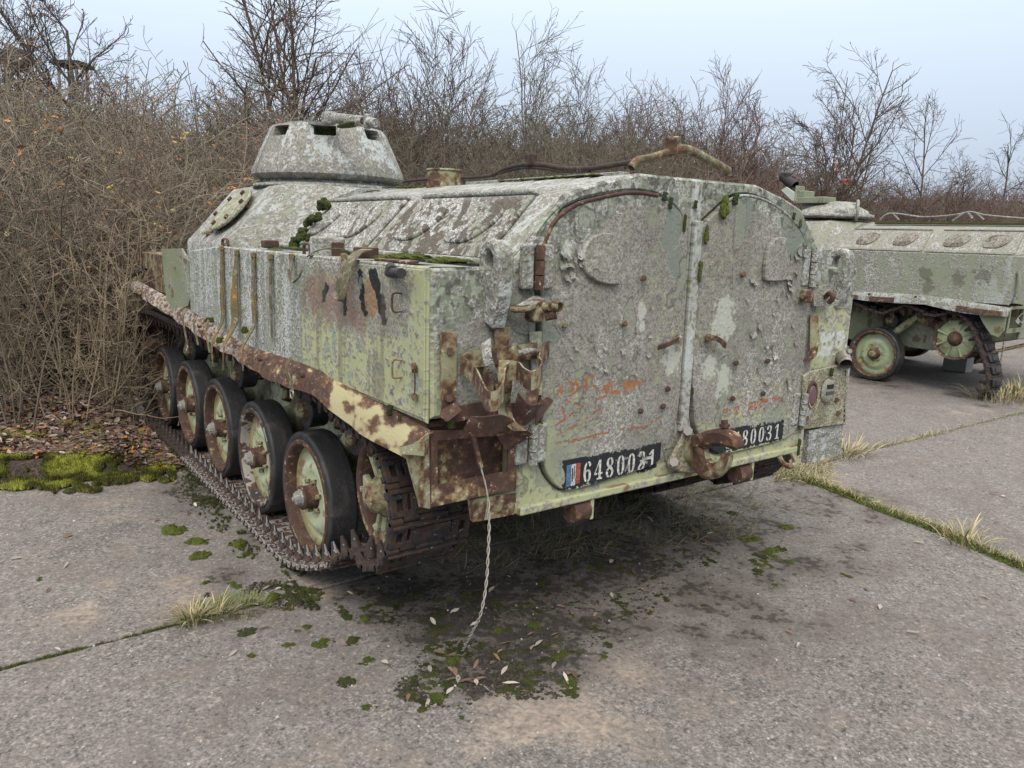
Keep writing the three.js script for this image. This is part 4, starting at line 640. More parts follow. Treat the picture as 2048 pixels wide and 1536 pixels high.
  { const z = -0.11, q = (u, v) => px(u, v, 2, z); const o = obj('canopy_bow', [tube([q(1262, 336), q(1272, 322), q(1300, 316), q(1338, 304)], 0.016, 14, 10), tube([q(1338, 304), q(1362, 298), q(1385, 303), q(1420, 322), q(1456, 342)], 0.019, 20, 10), tube([q(1456, 342), q(1456, 352)], 0.014, 3, 8)], M.hookPaint, G, 0.6); obj('bow_clamp', [rod(q(1343, 308), q(1343, 284), 0.026, 0.026, 12), rod(q(1334, 282), q(1356, 279), 0.014, 0.014, 8)], M.rustPaint, o, 1); }
  { const q = (u, v) => px(u, v, 0, -0.05); obj('canopy_rail', [tube([q(985, 350), q(1010, 338), q(1050, 329), q(1090, 330), q(1130, 337), q(1180, 337), q(1240, 328), q(1275, 322)], 0.012, 40, 8), tube([q(1000, 346), q(1040, 336), q(1080, 336), q(1120, 342), q(1180, 341)], 0.009, 30, 6), rbox(0.05, 0.06, 0.05, 0.008, ...q(1062, 320).toArray())], M.track, G, 0.6); }
  { const q = (u, v) => px(u, v, 0, 0.15); obj('canopy_rail', tube([q(800, 364), q(850, 359), q(900, 356), q(960, 354), q(990, 350)], 0.009, 30, 7), M.track, G, 0.6); }

  // turret
  const TC = V(-0.437, 0, -2.73);
  { // lean from the ring to the top plate
    const prof = [[0.0, 1.95], [0.40, 1.95], [0.43, 1.955], [0.465, 1.968], [0.478, 1.985], [0.475, 2.01], [0.425, 2.13], [0.36, 2.268], [0.345, 2.283], [0.3, 2.291], [0.0, 2.297]];
    let body = new Brush(clean(lathe(prof, 72))); body.updateMatrixWorld();
    const ev = new Evaluator(); ev.useGroups = false;
    const ports = [-2.83, -2.02, -1.16, -3.7, -0.3];
    for (const a of ports) { // angle about y, measured from +x towards +z
      const h = rbox(0.13, 0.062, 0.2, 0.008); const b = new Brush(clean(h)); b.position.set(Math.cos(-a) * 0.37, 2.238, Math.sin(-a) * 0.37); b.rotation.y = Math.PI / 2 + a; b.rotation.y = Math.atan2(Math.cos(-a), Math.sin(-a)); b.updateMatrixWorld();
      body = ev.evaluate(body, b, SUBTRACTION); body.updateMatrixWorld();
    }
    let g = clean(body.geometry); g = mapUV(g, (x, y, z) => [(Math.atan2(z, x) * 0.5 + 1.7) / 3.4, (y - 1.93) / 0.5]);
    const t = new THREE.Mesh(toCreasedNormals(g, 0.6), M.turret); t.name = 'turret'; t.position.set(TC.x, 0.0, TC.z); t.castShadow = t.receiveShadow = true; G.add(t);
    for (const a of ports) { const q = obj('port_block', rbox(0.1, 0.05, 0.02, 0.004), M.moss, t, 0.12); q.position.set(Math.cos(-a) * 0.292, 2.23, Math.sin(-a) * 0.292); q.rotation.y = Math.atan2(Math.cos(-a), Math.sin(-a)); }
    obj('turret_ring', lathe([[0.0, 1.9], [0.47, 1.9], [0.47, 1.928], [0.43, 1.933], [0.425, 1.965], [0, 1.965]], 56), M.crust, t, 1.4);
    const q = (u, v) => px(u, v + 3, 0, -0.62).sub(t.position);
    obj('hatch_lid', [ribbon([q(584, 246), q(600, 243), q(630, 243), q(650, 245)], V(0.1, 0, 0.02), 0.016, 12), rbox(0.3, 0.02, 0.34, 0.006, -0.03, 2.306, -0.1)], M.crust, t, 1.4);
    obj('hinge_block', rbox(0.07, 0.075, 0.075, 0.014, ...q(658, 234).toArray()), M.crust, t, 1.4);
    const a = q(668, 233), b = q(728, 240); const sp = []; for (let i = 0; i <= 260; i++) { const f = i / 260, c = a.clone().lerp(b, f); sp.push(V(c.x + Math.cos(f * 157) * 0.024, c.y + Math.sin(f * 157) * 0.024, c.z)); }
    obj('hinge_spring', new THREE.TubeGeometry(new THREE.CatmullRomCurve3(sp), 420, 0.0055, 5), M.crust, t, 1.4); obj('spring_core', rod(a, b, 0.02, 0.02, 10), M.rust, t, 1);
    obj('hinge_block', [rbox(0.04, 0.075, 0.03, 0.008, ...q(735, 240).toArray()), rod(q(738, 240), q(752, 243), 0.024, 0.022, 12)], M.crust, t, 1.4);
    const mo = obj('moss_tuft', new THREE.SphereGeometry(1, 16, 8).scale(0.04, 0.016, 0.16).translate(...q(700, 246).toArray()), M.moss, t, 0.12);
  }
  tag(near, near.userData.label, 'armoured vehicle', 'tracked carriers on the concrete');
}
// twisted cable hanging from the mudguard
{ const P = [R(945, 868, 0.02), R(953, 900, 0.04), R(962, 935, 0.05), R(975, 990, 0.05), R(978, 1050, 0.05), R(976, 1110, 0.05), R(972, 1170, 0.04)], end = px(925, 1302, 1, 0.01); P.push(px(962, 1225, 2, 0.02), px(944, 1265, 2, -0.08), end);
  const c = new THREE.CatmullRomCurve3(P, false, 'centripetal'); c.arcLengthDivisions = 400; const L = c.getLength();
  const strand = (ph) => { const q = []; for (let i = 0; i <= 300; i++) { const u = i / 300, p = c.getPointAt(u), k = u < 0.22 ? 0.001 : 0.0036, a = u * L / 0.085 * Math.PI * 2 + ph; q.push(p.add(V(Math.cos(a) * k, 0, Math.sin(a) * k))); } return new THREE.TubeGeometry(new THREE.CatmullRomCurve3(q), 420, 0.0025, 5); };
  const w = thing('hanging_cable', 'thin twisted two-strand cable hanging from the rusty mudguard to the mossy concrete', 'cable', [end.x, 0, end.z]);
  for (const [ph, m] of [[0, plain(0.42, 0.4, 0.36, 0.8)], [Math.PI, plain(0.36, 0.33, 0.28, 0.8)]]) obj('strand', strand(ph).translate(-end.x, 0, -end.z), m, w);
  obj('sleeve', tube(P.slice(0, 3).map((p) => p.clone().sub(V(end.x, 0, end.z))), 0.009, 16, 8), M.rust, w, 1); }

/* ---------- the far carrier ---------- */
{
  const far = thing('armoured_carrier', 'greyish green tracked carrier with a broken track hanging behind its idler wheel', 'armoured vehicle', [8, 0, -1.45], 'tracked carriers on the concrete');
  carrier(far, true); far.scale.setScalar(1.03);
  const O = far.position, F = (u, v, x) => px(u, v, 0, x).sub(O).divideScalar(1.03);
  const path = [[1640, 590], [1680, 598], [1712, 606], [1740, 619], [1765, 626], [1790, 619], [1815, 612], [1840, 620], [1862, 630], [1885, 629], [1910, 624], [1930, 636], [1945, 655], [1955, 680], [1964, 705], [1972, 730], [1976, 755], [1972, 778], [1958, 796]].map(([u, v]) => { const p = F(u, v, 6.75); return [p.z, p.y]; });
  trackAlong(far, -1.075, path.reverse(), false, { seed: 8, pads: true, flip: true });
  const half = [[0.87, 0.665], [0.885, 1.0], [0.89, 1.05], [1.19, 1.06], [1.2, 1.55], [0.95, 1.558], [0.9, 1.59], [0.69, 1.812], [0.55, 1.857], [0.35, 1.902]];
  obj('rear_plate', ext([...half, ...half.map(([x, y]) => [-x - (x > 1 ? 0.042 : 0), y]).reverse()], 'z', -0.03, 0, 0.01), M.crustGreen, far, 1.6);
  obj('guard_bar', [ribbon([V(-1.2, 1.4, 0.02), V(-1.19, 1.3, 0.04), V(-1.19, 1.12, 0.05)], V(0.05, 0, 0.0), 0.006, 10), ribbon([V(-1.22, 1.1, 0.02), V(-1.1, 1.08, 0.16), V(-0.9, 1.1, 0.14)], V(0, 0.06, 0), 0.006, 14)], M.paintGreen, far, 1);
  obj('mudguard_end', ext([[-0.34, 1.0], [-0.012, 1.0], [-0.012, 0.78], [-0.06, 0.7], [-0.14, 0.72], [-0.22, 0.82]], 'x', -1.25, -1.236, 0.004), M.paintGreen, far, 1);
  obj('mudguard_frame', ext([[-1.235, 0.75], [-0.88, 0.75], [-0.88, 1.03], [-1.235, 1.03]], 'z', 0.002, 0.012, 0.002, [[[-1.21, 0.8], [-0.9, 0.8], [-0.9, 1.0], [-1.21, 1.0]]]), M.paintGreen, far, 1);
  { const w = [], r = rngOf(71); for (let k = 0; k < 3; k++) { const q = []; for (let i = 0; i < 9; i++) q.push(V(-1.15 + i * 0.035 + (r() - 0.5) * 0.05, 0.9 + (r() - 0.5) * 0.14, 0.03 + r() * 0.05)); w.push(tube(q, 0.004, 40, 5)); } obj('loose_wires', w, plain(0.35, 0.34, 0.32, 0.6), far); }
  obj('drawbar', rod(F(1972, 707, 6.9), F(2048, 690, 7.4), 0.02, 0.02, 8), M.rustPaint, far, 1);
  { const ch = []; for (let i = 0; i < 14; i++) ch.push(new THREE.TorusGeometry(0.012, 0.003, 5, 8).scale(0.6, 1, 1).rotateY(i % 2 * 1.57).translate(-1.18, 0.72 - i * 0.021, -0.03)); obj('chain', ch, M.rust, far, 1).userData.kind = 'stuff'; }
  // roof rails
  { const q = (u, v) => F(u, v, 7.6); obj('canopy_rail', [tube([q(1760, 440), q(1775, 428), q(1850, 434), q(1920, 428), q(1935, 424)], 0.012, 30, 6), tube([q(1935, 424), q(1945, 437)], 0.014, 4, 6), tube([q(1905, 442), q(1935, 424), q(1970, 430), q(2060, 438)], 0.012, 30, 6), tube([q(1785, 426), q(1798, 440)], 0.012, 4, 6), tube([q(1953, 426), q(1968, 440)], 0.012, 4, 6)], M.crustGreen, far, 1.6); }
  obj('ridge_strip', cbox(-0.5, -0.44, 1.885, 1.91, -2.0, -0.1, 0.004), M.moss, far, 0.12);
  // lower turret with weapon mount
  { const c = F(1668, 430, 7.6); c.y = 0;
    const t = obj('turret', lathe([[0.0, 1.93], [0.5, 1.93], [0.5, 1.99], [0.44, 2.0], [0.42, 2.04], [0.3, 2.1], [0.22, 2.14], [0.12, 2.16], [0, 2.17]], 40).translate(c.x, 0.02, c.z), M.crust, far, 1.4);
    const q = (u, v, x = 7.55) => F(u, v, x);
    const bx = (u0, v0, u1, v1, x, d, m, nm, r = 0.012) => { const a = q(u0, v0, x), b = q(u1, v1, x); return obj(nm, cbox(a.x - d / 2, a.x + d / 2, Math.min(a.y, b.y), Math.max(a.y, b.y), a.z, b.z, r), m, t, 1); };
    bx(1602, 408, 1662, 394, 7.4, 0.26, M.paintGreen, 'weapon_mount'); bx(1603, 396, 1620, 382, 7.4, 0.24, M.paintGreen, 'weapon_mount'); bx(1610, 426, 1658, 409, 7.45, 0.2, M.crustGreen, 'mount_base');
    bx(1596, 408, 1602, 372, 7.4, 0.2, M.paintGreen, 'mount_plate');
    obj('vision_dome', new THREE.SphereGeometry(0.09, 16, 10).scale(1, 0.7, 1).translate(...q(1682, 424, 7.3).toArray()), M.crust, t, 1.4);
    obj('turret_hatch', [lathe([[0, 0.06], [0.16, 0.04], [0.2, 0], [0, 0]], 24).translate(...q(1690, 412, 7.7).toArray()), new THREE.TorusGeometry(0.12, 0.02, 8, 20).rotateY(0.6).translate(...q(1714, 421, 7.4).toArray())], M.crust, t, 1.4);
    const sh = obj('gun_shield', plate3([q(1562, 380, 7.3), q(1572, 374, 7.3), q(1596, 390, 7.3), q(1594, 404, 7.3), q(1582, 400, 7.3)].reverse(), 0.03), plain(0.42, 0.48, 0.42, 0.8), t);
    obj('gun_body', [tube([q(1590, 372, 7.5), q(1576, 362, 7.5), q(1566, 352, 7.5)], 0.07, 12, 10), rbox(0.12, 0.12, 0.12, 0.03, ...q(1572, 353, 7.5).toArray()), rod(q(1580, 376, 7.5), q(1600, 392, 7.5), 0.04, 0.04, 10)], M.dark, t); }
  // loose wheel hidden behind, and a block under the idler
}
{ const a = px(1850, 735, 0, 7.3), b = px(1935, 728, 0, 7.3); const o = obj('concrete_block', (() => { const g = new THREE.BoxGeometry(0.22, 0.2, 0.3, 6, 5, 8), p = g.attributes.position; for (let i = 0; i < p.count; i++) { const k = fb(p.getX(i) * 9 + 3, p.getZ(i) * 9 + p.getY(i) * 7, 421, 2) - 0.5; p.setXYZ(i, p.getX(i) * (1 + k * 0.12), p.getY(i) * (1 + k * 0.1), p.getZ(i) * (1 + k * 0.12)); } g.computeVertexNormals(); return g; })(), plain(0.3, 0.29, 0.27, 0.95)); { const q = px(1915, 741, 1, 0); o.position.set(q.x, 0.1, q.z); } tag(o, 'rough grey concrete block lying under the far carrier', 'block'); }
{ // end of the other track lying behind
  const t = new THREE.Group(); t.name = 'track_piece'; scene.add(t); tag(t, 'dark rusty strip of track lying flat on the concrete behind the far carrier', 'track'); t.position.set(9.05, 0.03, -1.05);
  for (let i = 0; i < 8; i++) { const L = obj('track_link', linkGeo, M.track, t); L.position.set(0, 0, i * 0.125 - 0.5); } }

/* ---------- ground ---------- */
const GP = (u, v, y = 0) => px(u, v, 1, y);
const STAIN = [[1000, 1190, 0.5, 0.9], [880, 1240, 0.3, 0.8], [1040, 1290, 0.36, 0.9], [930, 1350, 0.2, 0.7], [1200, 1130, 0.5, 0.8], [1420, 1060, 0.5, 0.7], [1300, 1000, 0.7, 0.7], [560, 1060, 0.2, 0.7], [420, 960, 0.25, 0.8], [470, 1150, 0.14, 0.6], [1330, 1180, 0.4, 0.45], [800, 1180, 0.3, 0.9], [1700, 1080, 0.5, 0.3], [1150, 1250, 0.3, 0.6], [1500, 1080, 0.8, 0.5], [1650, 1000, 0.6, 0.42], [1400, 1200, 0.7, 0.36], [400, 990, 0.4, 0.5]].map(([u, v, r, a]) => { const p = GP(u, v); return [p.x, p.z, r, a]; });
const PALE = [[640, 1170, 0.2, 0.8], [780, 1215, 0.12, 0.6], [1020, 1440, 0.3, 0.8], [1150, 1440, 0.35, 0.6], [1650, 960, 0.3, 0.5], [1440, 1010, 0.15, 0.5], [250, 1010, 0.3, 0.4], [1250, 1330, 0.25, 0.4], [330, 1180, 0.3, 0.4], [180, 1200, 0.4, 0.4]].map(([u, v, r, a]) => { const p = GP(u, v); return [p.x, p.z, r, a]; });
function concrete(x, z, c) {
  const n1 = fb(x * 1.3, z * 1.3, 501, 4), n2 = fb(x * 7, z * 7, 503, 4), n3 = fb(x * 34, z * 34, 507, 3), g = vn(x * 150, z * 150, 511), g2 = vn(x * 75, z * 75, 513);
  const g4 = vn(x * 230, z * 230, 517); let v = 115 + 36 * (n1 - 0.5) + 24 * (n2 - 0.5) + 18 * (n3 - 0.5) + 46 * (g - 0.5) + 20 * (g2 - 0.5) + 44 * (g4 - 0.5);
  c[0] = v * 1.01; c[1] = v * 0.968; c[2] = v * 0.93;
  mixc(c, [74, 67, 63], ss(0.4, 0.8, n2 + (n1 - 0.5) * 1.1 + (g - 0.5) * 0.4) * 0.42);       // dark algae film
  mixc(c, [160, 150, 138], ss(0.72, 0.8, g * 0.6 + g2 * 0.4) * 0.6);                            // exposed stones
  mixc(c, [52, 47, 43], ss(0.22, 0.15, g * 0.6 + g2 * 0.4) * 0.5);
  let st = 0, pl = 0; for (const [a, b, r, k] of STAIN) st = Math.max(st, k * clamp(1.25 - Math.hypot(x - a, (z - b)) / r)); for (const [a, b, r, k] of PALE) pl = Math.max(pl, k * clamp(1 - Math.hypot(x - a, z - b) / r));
  mixc(c, [168, 152, 136], ss(0.05, 0.6, pl + (n2 - 0.5) * 0.9) * 0.5 * (0.5 + g2));
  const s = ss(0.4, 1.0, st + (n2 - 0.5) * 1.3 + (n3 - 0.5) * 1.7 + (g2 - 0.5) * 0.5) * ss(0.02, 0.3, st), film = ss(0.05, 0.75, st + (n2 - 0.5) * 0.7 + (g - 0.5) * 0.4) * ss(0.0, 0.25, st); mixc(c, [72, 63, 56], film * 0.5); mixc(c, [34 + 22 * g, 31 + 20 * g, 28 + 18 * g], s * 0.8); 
  c[3] = 0.45 + 0.3 * (g - 0.5) + 0.3 * (n3 - 0.5) + s * 0.15;
}
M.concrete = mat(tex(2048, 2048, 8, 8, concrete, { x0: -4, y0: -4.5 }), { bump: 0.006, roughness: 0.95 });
M.soil = mat(tex(1024, 1024, 3, 3, (x, z, c) => { const n = fb(x * 6, z * 6, 521, 4), g = vn(x * 110, z * 110, 523), n3 = fb(x * 30, z * 30, 527, 3); const v = 0.6 + 0.6 * g + 0.6 * (n3 - 0.5); c[0] = 70 * v; c[1] = 58 * v; c[2] = 50 * v; mixc(c, [62, 70, 30], ss(0.52, 0.62, n) * 0.6); c[3] = n3 * 0.6 + g * 0.4; }), { bump: 0.03, roughness: 1 });
{
  const g = new THREE.PlaneGeometry(500, 500, 1, 1).rotateX(-Math.PI / 2); const o = obj('ground', g, M.soil, null, 3); o.position.y = -0.045; tag(o, 'dark earth with dead leaves and patches of moss', 'ground', null, 'structure');
  const pav = new THREE.Group(); pav.name = 'concrete_pavement'; scene.add(pav); tag(pav, 'worn grey concrete slabs with grass growing in the joints', 'pavement', null, 'structure');
  const r = rngOf(81);
  const xs = (z) => [-13, -8, -2.95, 2.23 - 0.207 * (z + 0.25), 7.35, 12.4, 17.5, 23].map((x) => x), zs = [4.2, -1.1, -6.2, -11.2];
  const jag = (a, b) => { const q = [], L = Math.hypot(b[0] - a[0], b[1] - a[1]), n = Math.max(2, Math.round(L / 0.05)), nx = -(b[1] - a[1]) / L, nz = (b[0] - a[0]) / L; for (let i = 0; i < n; i++) { const t = i / n, j = (fb((a[0] + b[0] * 3) * 2 + t * L * 4, a[1] * 5 + b[1], 531, 3) - 0.5) * 0.022 + (r() - 0.5) * 0.006; q.push([a[0] + (b[0] - a[0]) * t + nx * j, a[1] + (b[1] - a[1]) * t + nz * j]); } return q; };
  for (let j = 0; j + 1 < zs.length; j++) for (let i = 0; i < 7; i++) {
    if (j === 2 && i < 3) continue;
    const e = j === 0 ? 0.011 : 0.013, w = 0.02;
    const A = [xs(zs[j])[i] + w, zs[j] - e], B = [xs(zs[j + 1])[i] + w, zs[j + 1] + e], C = [xs(zs[j + 1])[i + 1] - w, zs[j + 1] + e], D = [xs(zs[j])[i + 1] - w, zs[j] - e];
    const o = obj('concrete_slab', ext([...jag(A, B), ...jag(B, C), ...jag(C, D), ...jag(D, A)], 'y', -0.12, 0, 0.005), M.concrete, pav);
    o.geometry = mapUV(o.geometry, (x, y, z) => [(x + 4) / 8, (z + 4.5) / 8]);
    o.position.y = (i === 2 && j === 0) || (i === 2 && j === 1) ? 0 : -0.004 - r() * 0.005;
  }
  // bank of leaf litter that has crept over the concrete on the left
  const N = 60, K = 40, pos = [], idx = []; const edge = (x) => -3.42 - 0.1 * (x + 2.3) + 0.34 * (fb(x * 2.4, 5, 541, 3) - 0.5); globalThis.__bank = (x, z) => { const t = Math.sqrt(Math.max(0, (edge(x) - z) / 9)); return -0.006 + 0.05 * ss(0, 0.02, t * t) + 0.16 * ss(0, 0.3, t) * fb(x * 2, z * 2, 543, 3) - 0.1 * ss(-1.55, -1.38, x); }; for (let a = 0; a <= N; a++) for (let b = 0; b <= K; b++) { const x = -9 + 7.62 * a / N, t = b / K, z0 = -3.42 - 0.1 * (x + 2.3) + 0.34 * (fb(x * 2.4, 5, 541, 3) - 0.5), z = z0 - 9 * t * t; const y = -0.006 + 0.05 * ss(0, 0.02, t * t) + 0.16 * ss(0, 0.3, t) * fb(x * 2, z * 2, 543, 3) - 0.1 * ss(-1.55, -1.38, x); pos.push(x, y, z); if (a && b) { const q = (a - 1) * (K + 1) + b - 1, s = a * (K + 1) + b - 1; idx.push(q, s, q + 1, s, s + 1, q + 1); } }
  const g2 = new THREE.BufferGeometry(); g2.setAttribute('position', new THREE.Float32BufferAttribute(pos, 3)); g2.setIndex(idx); g2.computeVertexNormals(); const b = obj('soil_bank', g2, M.soil, null); b.geometry = mapUV(b.geometry, (x, y, z) => [x / 3, z / 3]); tag(b, 'low bank of dark leaf mould under the shrubs', 'soil', null, 'structure');
}
/* ---------- moss, leaves, grass ---------- */
const D3 = new THREE.Object3D();
function scatter(name, geo, m, n, place, label, category, colors) {
  const I = new THREE.InstancedMesh(geo, m, n); I.name = numbered(name); I.castShadow = I.receiveShadow = true; let k = 0; const c = new THREE.Color();
  for (let i = 0; i < n; i++) { const q = place(i); if (!q) continue; D3.position.copy(q.p); D3.rotation.set(...(q.r || [0, 0, 0])); D3.scale.set(...(q.s.length ? q.s : [q.s, q.s, q.s])); D3.updateMatrix(); I.setMatrixAt(k, D3.matrix); if (colors) { const v = colors(q, i); I.setColorAt(k, c.setRGB(v[0], v[1], v[2])); } k++; }
  I.count = k; scene.add(I); return tag(I, label, category, null, 'stuff');
}
function cushion(seed) {
  const g = new THREE.SphereGeometry(1, 26, 12, 0, Math.PI * 2, 0, Math.PI * 0.52), p = g.attributes.position;
  for (let i = 0; i < p.count; i++) { const x = p.getX(i), y = p.getY(i), z = p.getZ(i), a = fb(x * 1.6 + seed * 9, z * 1.6 + y, 601 + seed, 2), b = fb(x * 7 + seed, z * 7 + y * 5, 607, 2), k = 0.62 + 0.75 * a + 0.32 * (b - 0.5); p.setXYZ(i, x * k, y * 0.62 * (k * 0.7 + 0.3 * b) + 0.0, z * k); }
  g.computeVertexNormals(); return mapUV(g, (x, y, z) => [x * 0.8 + y * 0.3, z * 0.8 + y * 0.4]);
}
const dome1 = cushion(5);
const CUSH = [1, 2, 3, 4].map((s) => { const r = rngOf(700 + s), gs = []; const n = 9; for (let i = 0; i < n; i++) { const a = r() * 6.28, d = Math.sqrt(r()) * 0.8, k = (0.26 + r() * 0.3) * (1.15 - d * 0.6); gs.push(dome1.clone().scale(k, k * (0.85 + r() * 0.5), k).rotateY(r() * 6).translate(Math.cos(a) * d, -0.03, Math.sin(a) * d * 0.8)); } return merge(gs); });
{
  const r = rngOf(91);
  const spots = [[402, 1083, 20], [402, 1112, 21], [390, 1116, 12], [476, 1088, 16], [492, 1111, 14], [346, 1063, 22], [152, 980, 20], [495, 1264, 17], [576, 1291, 12], [508, 1312, 10], [692, 1364, 17], [738, 1412, 15], [926, 1437, 8], [1118, 1312, 19], [735, 1323, 15], [708, 1285, 16], [640, 1290, 15], [655, 1280, 14], [612, 1256, 13], [618, 1257, 10], [900, 1365, 16], [880, 1390, 16], [868, 1403, 14], [1002, 1262, 16], [1068, 1250, 16], [905, 1322, 18], [735, 1240, 16], [692, 1230, 18], [590, 1205, 16], [622, 1200, 15], [635, 1195, 14], [606, 1187, 15], [575, 1192, 14], [548, 1198, 16], [470, 1170, 16], [545, 1170, 13], [410, 1168, 10], [415, 1190, 9], [1574, 1055, 15], [1692, 1151, 10], [1552, 1172, 9], [1520, 1112, 13], [1508, 1120, 12], [1535, 1105, 12], [1545, 1100, 12], [1560, 1098, 12], [1550, 1115, 12], [1570, 1124, 12], [1530, 1125, 12], [1512, 1130, 12], [1540, 1132, 10], [1518, 1145, 13], [1490, 1080, 12], [1512, 1078, 12], [1470, 1028, 11], [80, 1158, 8], [1402, 1210, 9], [830, 1190, 14], [1000, 1215, 15], [960, 1290, 14], [860, 1270, 13], [1210, 1310, 12], [1215, 1290, 12]];
  for (const [u, v, w] of spots) {
    const p = GP(u, v), d = p.distanceTo(CAM.p), R_ = w / 1540 * d * 1.3;
    const o = new THREE.Mesh(CUSH[(r() * 4) | 0], r() < 0.62 ? M.mossHi : M.moss); o.name = numbered('moss_cushion'); o.position.set(p.x, -0.004, p.z); o.rotation.y = r() * 6.28; o.scale.set(R_, R_ * (0.9 + r() * 0.5), R_ * (0.75 + r() * 0.3)); o.castShadow = o.receiveShadow = true; scene.add(o);
    tag(o, 'small green moss cushion growing on the bare concrete', 'moss', 'moss cushions on the concrete');
  }
  // moss on the carrier
  const onHull = [[(p) => R(1447, 415, 0.03), 16, 22, 0.05], [(p) => R(1472, 397, 0.025), 12, 10], [(p) => R(1412, 470, 0.03), 9, 18], [(p) => R(1401, 542, 0.03), 8, 18], [(p) => R(1384, 783, 0.025), 5, 8], [(p) => R(1330, 392, 0.024), 10, 8], [(p) => R(1342, 405, 0.024), 8, 10], [(p) => R(1370, 445, 0.024), 6, 15], [(p) => R(1392, 408, 0.01), 7, 7], [(p) => R(1588, 432, 0.02), 7, 6], [(p) => R(1600, 448, 0.02), 6, 8], [(p) => R(1082, 858, 0.03), 8, 15], [(p) => R(904, 848, 0.03), 16, 8], [(p) => R(1622, 695, 0.02), 7, 8], [(p) => R(1598, 893, 0.02), 7, 14], [(p) => R(1664, 744, 0.04), 8, 7], [(p) => S(780, 820, -1.27), 12, 10], [(p) => S(800, 835, -1.27), 8, 6], [(p) => S(278, 552, -1.22), 6, 4], [(p) => S(420, 640, -1.27), 20, 5], [(p) => S(488, 660, -1.28), 10, 7], [(p) => S(440, 680, -1.32), 12, 5]];
  const padGeoms = [1, 2, 3].map((q) => { const e = rngOf(760 + q), gs = []; for (let i = 0; i < 12; i++) { const k = 0.22 + e() * 0.26, y = (i / 11 - 0.5) * 1.5, g = new THREE.SphereGeometry(k, 10, 7), P = g.attributes.position; for (let j = 0; j < P.count; j++) { const m = 0.8 + 0.4 * vn(P.getX(j) * 14 + i, P.getY(j) * 14 + P.getZ(j) * 9, 625); P.setXYZ(j, P.getX(j) * m, P.getY(j) * m, P.getZ(j) * m); } g.computeVertexNormals(); gs.push(g.translate((e() - 0.5) * 1.1 * (1 - Math.abs(y)), y, (e() - 0.5) * 0.4)); } return merge(gs); });
  for (const [f, a, b] of onHull) { const p = f(), d = p.distanceTo(CAM.p), o = new THREE.Mesh(padGeoms[(r() * 3) | 0], r() < 0.6 ? M.mossHi : M.moss); o.name = numbered('moss_pad'); o.position.copy(p); o.scale.set(a / 1540 * d * 1.1, b / 1540 * d, Math.min(a, b) / 1540 * d * 0.7); o.castShadow = o.receiveShadow = true; scene.add(o); tag(o, 'green moss pad growing on the near carrier', 'moss', 'moss pads on the near carrier'); }
  const ledge = (u0, v0, u1, v1, x, n, w, round) => { for (let i = 0; i < n; i++) { const t = (i + r() * 0.7) / n, p = px(u0 + (u1 - u0) * t, v0 + (v1 - v0) * t, 0, x + (r() - 0.5) * 0.05), o = new THREE.Mesh(round ? padGeoms[(r() * 3) | 0] : CUSH[(r() * 4) | 0], r() < (round ? 0.35 : 0.75) ? M.mossHi : M.moss); o.name = numbered('moss_pad'); o.position.copy(p); o.position.y -= 0.012; const R_ = w * (0.7 + r() * 0.8); o.scale.set(R_, R_ * 0.8, R_ * 1.15); o.rotation.y = (r() - 0.5); if (round) { o.material = M.moss; o.position.x += (r() - 0.5) * 0.05; o.position.z += (r() - 0.5) * 0.1; o.scale.set(R_, R_ * 0.8, R_ * 1.3); o.rotation.set(r() * 6, r() * 6, r() * 6); } o.castShadow = o.receiveShadow = true; scene.add(o); tag(o, 'green moss pad growing on the near carrier', 'moss', 'moss pads on the near carrier'); } };
  ledge(755, 509, 838, 508, -1.13, 9, 0.05); ledge(868, 519, 932, 514, -1.13, 7, 0.045); ledge(1000, 358, 1200, 344, -0.34, 26, 0.024); ledge(770, 372, 850, 370, -0.34, 10, 0.022); ledge(592, 484, 612, 458, -0.985, 6, 0.03, 1); ledge(618, 440, 628, 425, -0.9, 4, 0.028, 1); ledge(635, 410, 650, 398, -0.8, 4, 0.026, 1); ledge(545, 494, 600, 492, -1.1, 5, 0.03); ledge(740, 380, 760, 376, -0.5, 2, 0.03);
  { const p = px(425, 468, 0, -1.12), o = new THREE.Mesh(CUSH[1], M.strap); o.name = numbered('moss_pad'); o.position.copy(p); o.scale.set(0.07, 0.09, 0.09); scene.add(o); tag(o, 'ochre lichen clump on the corner of the turret platform', 'lichen'); }

  // tufts: tiny rosettes for the moss carpets
  const rosette = (() => { const gs = []; for (let i = 0; i < 6; i++) { const g = new THREE.ConeGeometry(0.16, 1, 3, 1).translate(0, 0.5, 0).rotateX(0.25 + (i % 3) * 0.28).rotateY(i * 1.05); gs.push(g); } return merge(gs); })();
  const carpet = new THREE.MeshStandardMaterial({ color: 0xffffff, roughness: 1 });
  scatter('moss_carpet', rosette, carpet, 16000, () => { const u = -20 + r() * 370, v = 876 + r() * 120; const p = GP(u, v); const lim = 985 - 0.00022 * (u - 40) * (u - 40) * 0.9; if (v > lim + 14 * (fb(u * 0.03, v * 0.04, 701, 2) - 0.5) * 3) return null; const m = fb(p.x * 7, p.z * 7, 703, 3); if (m < 0.4 + (v < 905 ? 0.12 : 0)) return null; p.y = Math.max(0, globalThis.__bank(p.x, p.z)) - 0.004 + 0.02 * m; return { p, r: [(r() - 0.5) * 0.6, r() * 6.28, (r() - 0.5) * 0.6], s: 0.016 + r() * 0.026, m }; }, 'bright yellow-green moss carpet spreading over the concrete edge', 'moss', (q) => { const k = (0.3 + r() * 0.7) * (0.4 + 1.3 * ss(0.44, 0.62, q.m)); return [0.29 * k, 0.31 * k, 0.05 * k]; });
  const inBlob = (n, blobs) => { const b = blobs[(r() * blobs.length) | 0], a = r() * 6.28, d = Math.sqrt(r()); return GP(b[0] + Math.cos(a) * d * b[2], b[1] + Math.sin(a) * d * b[3]); };
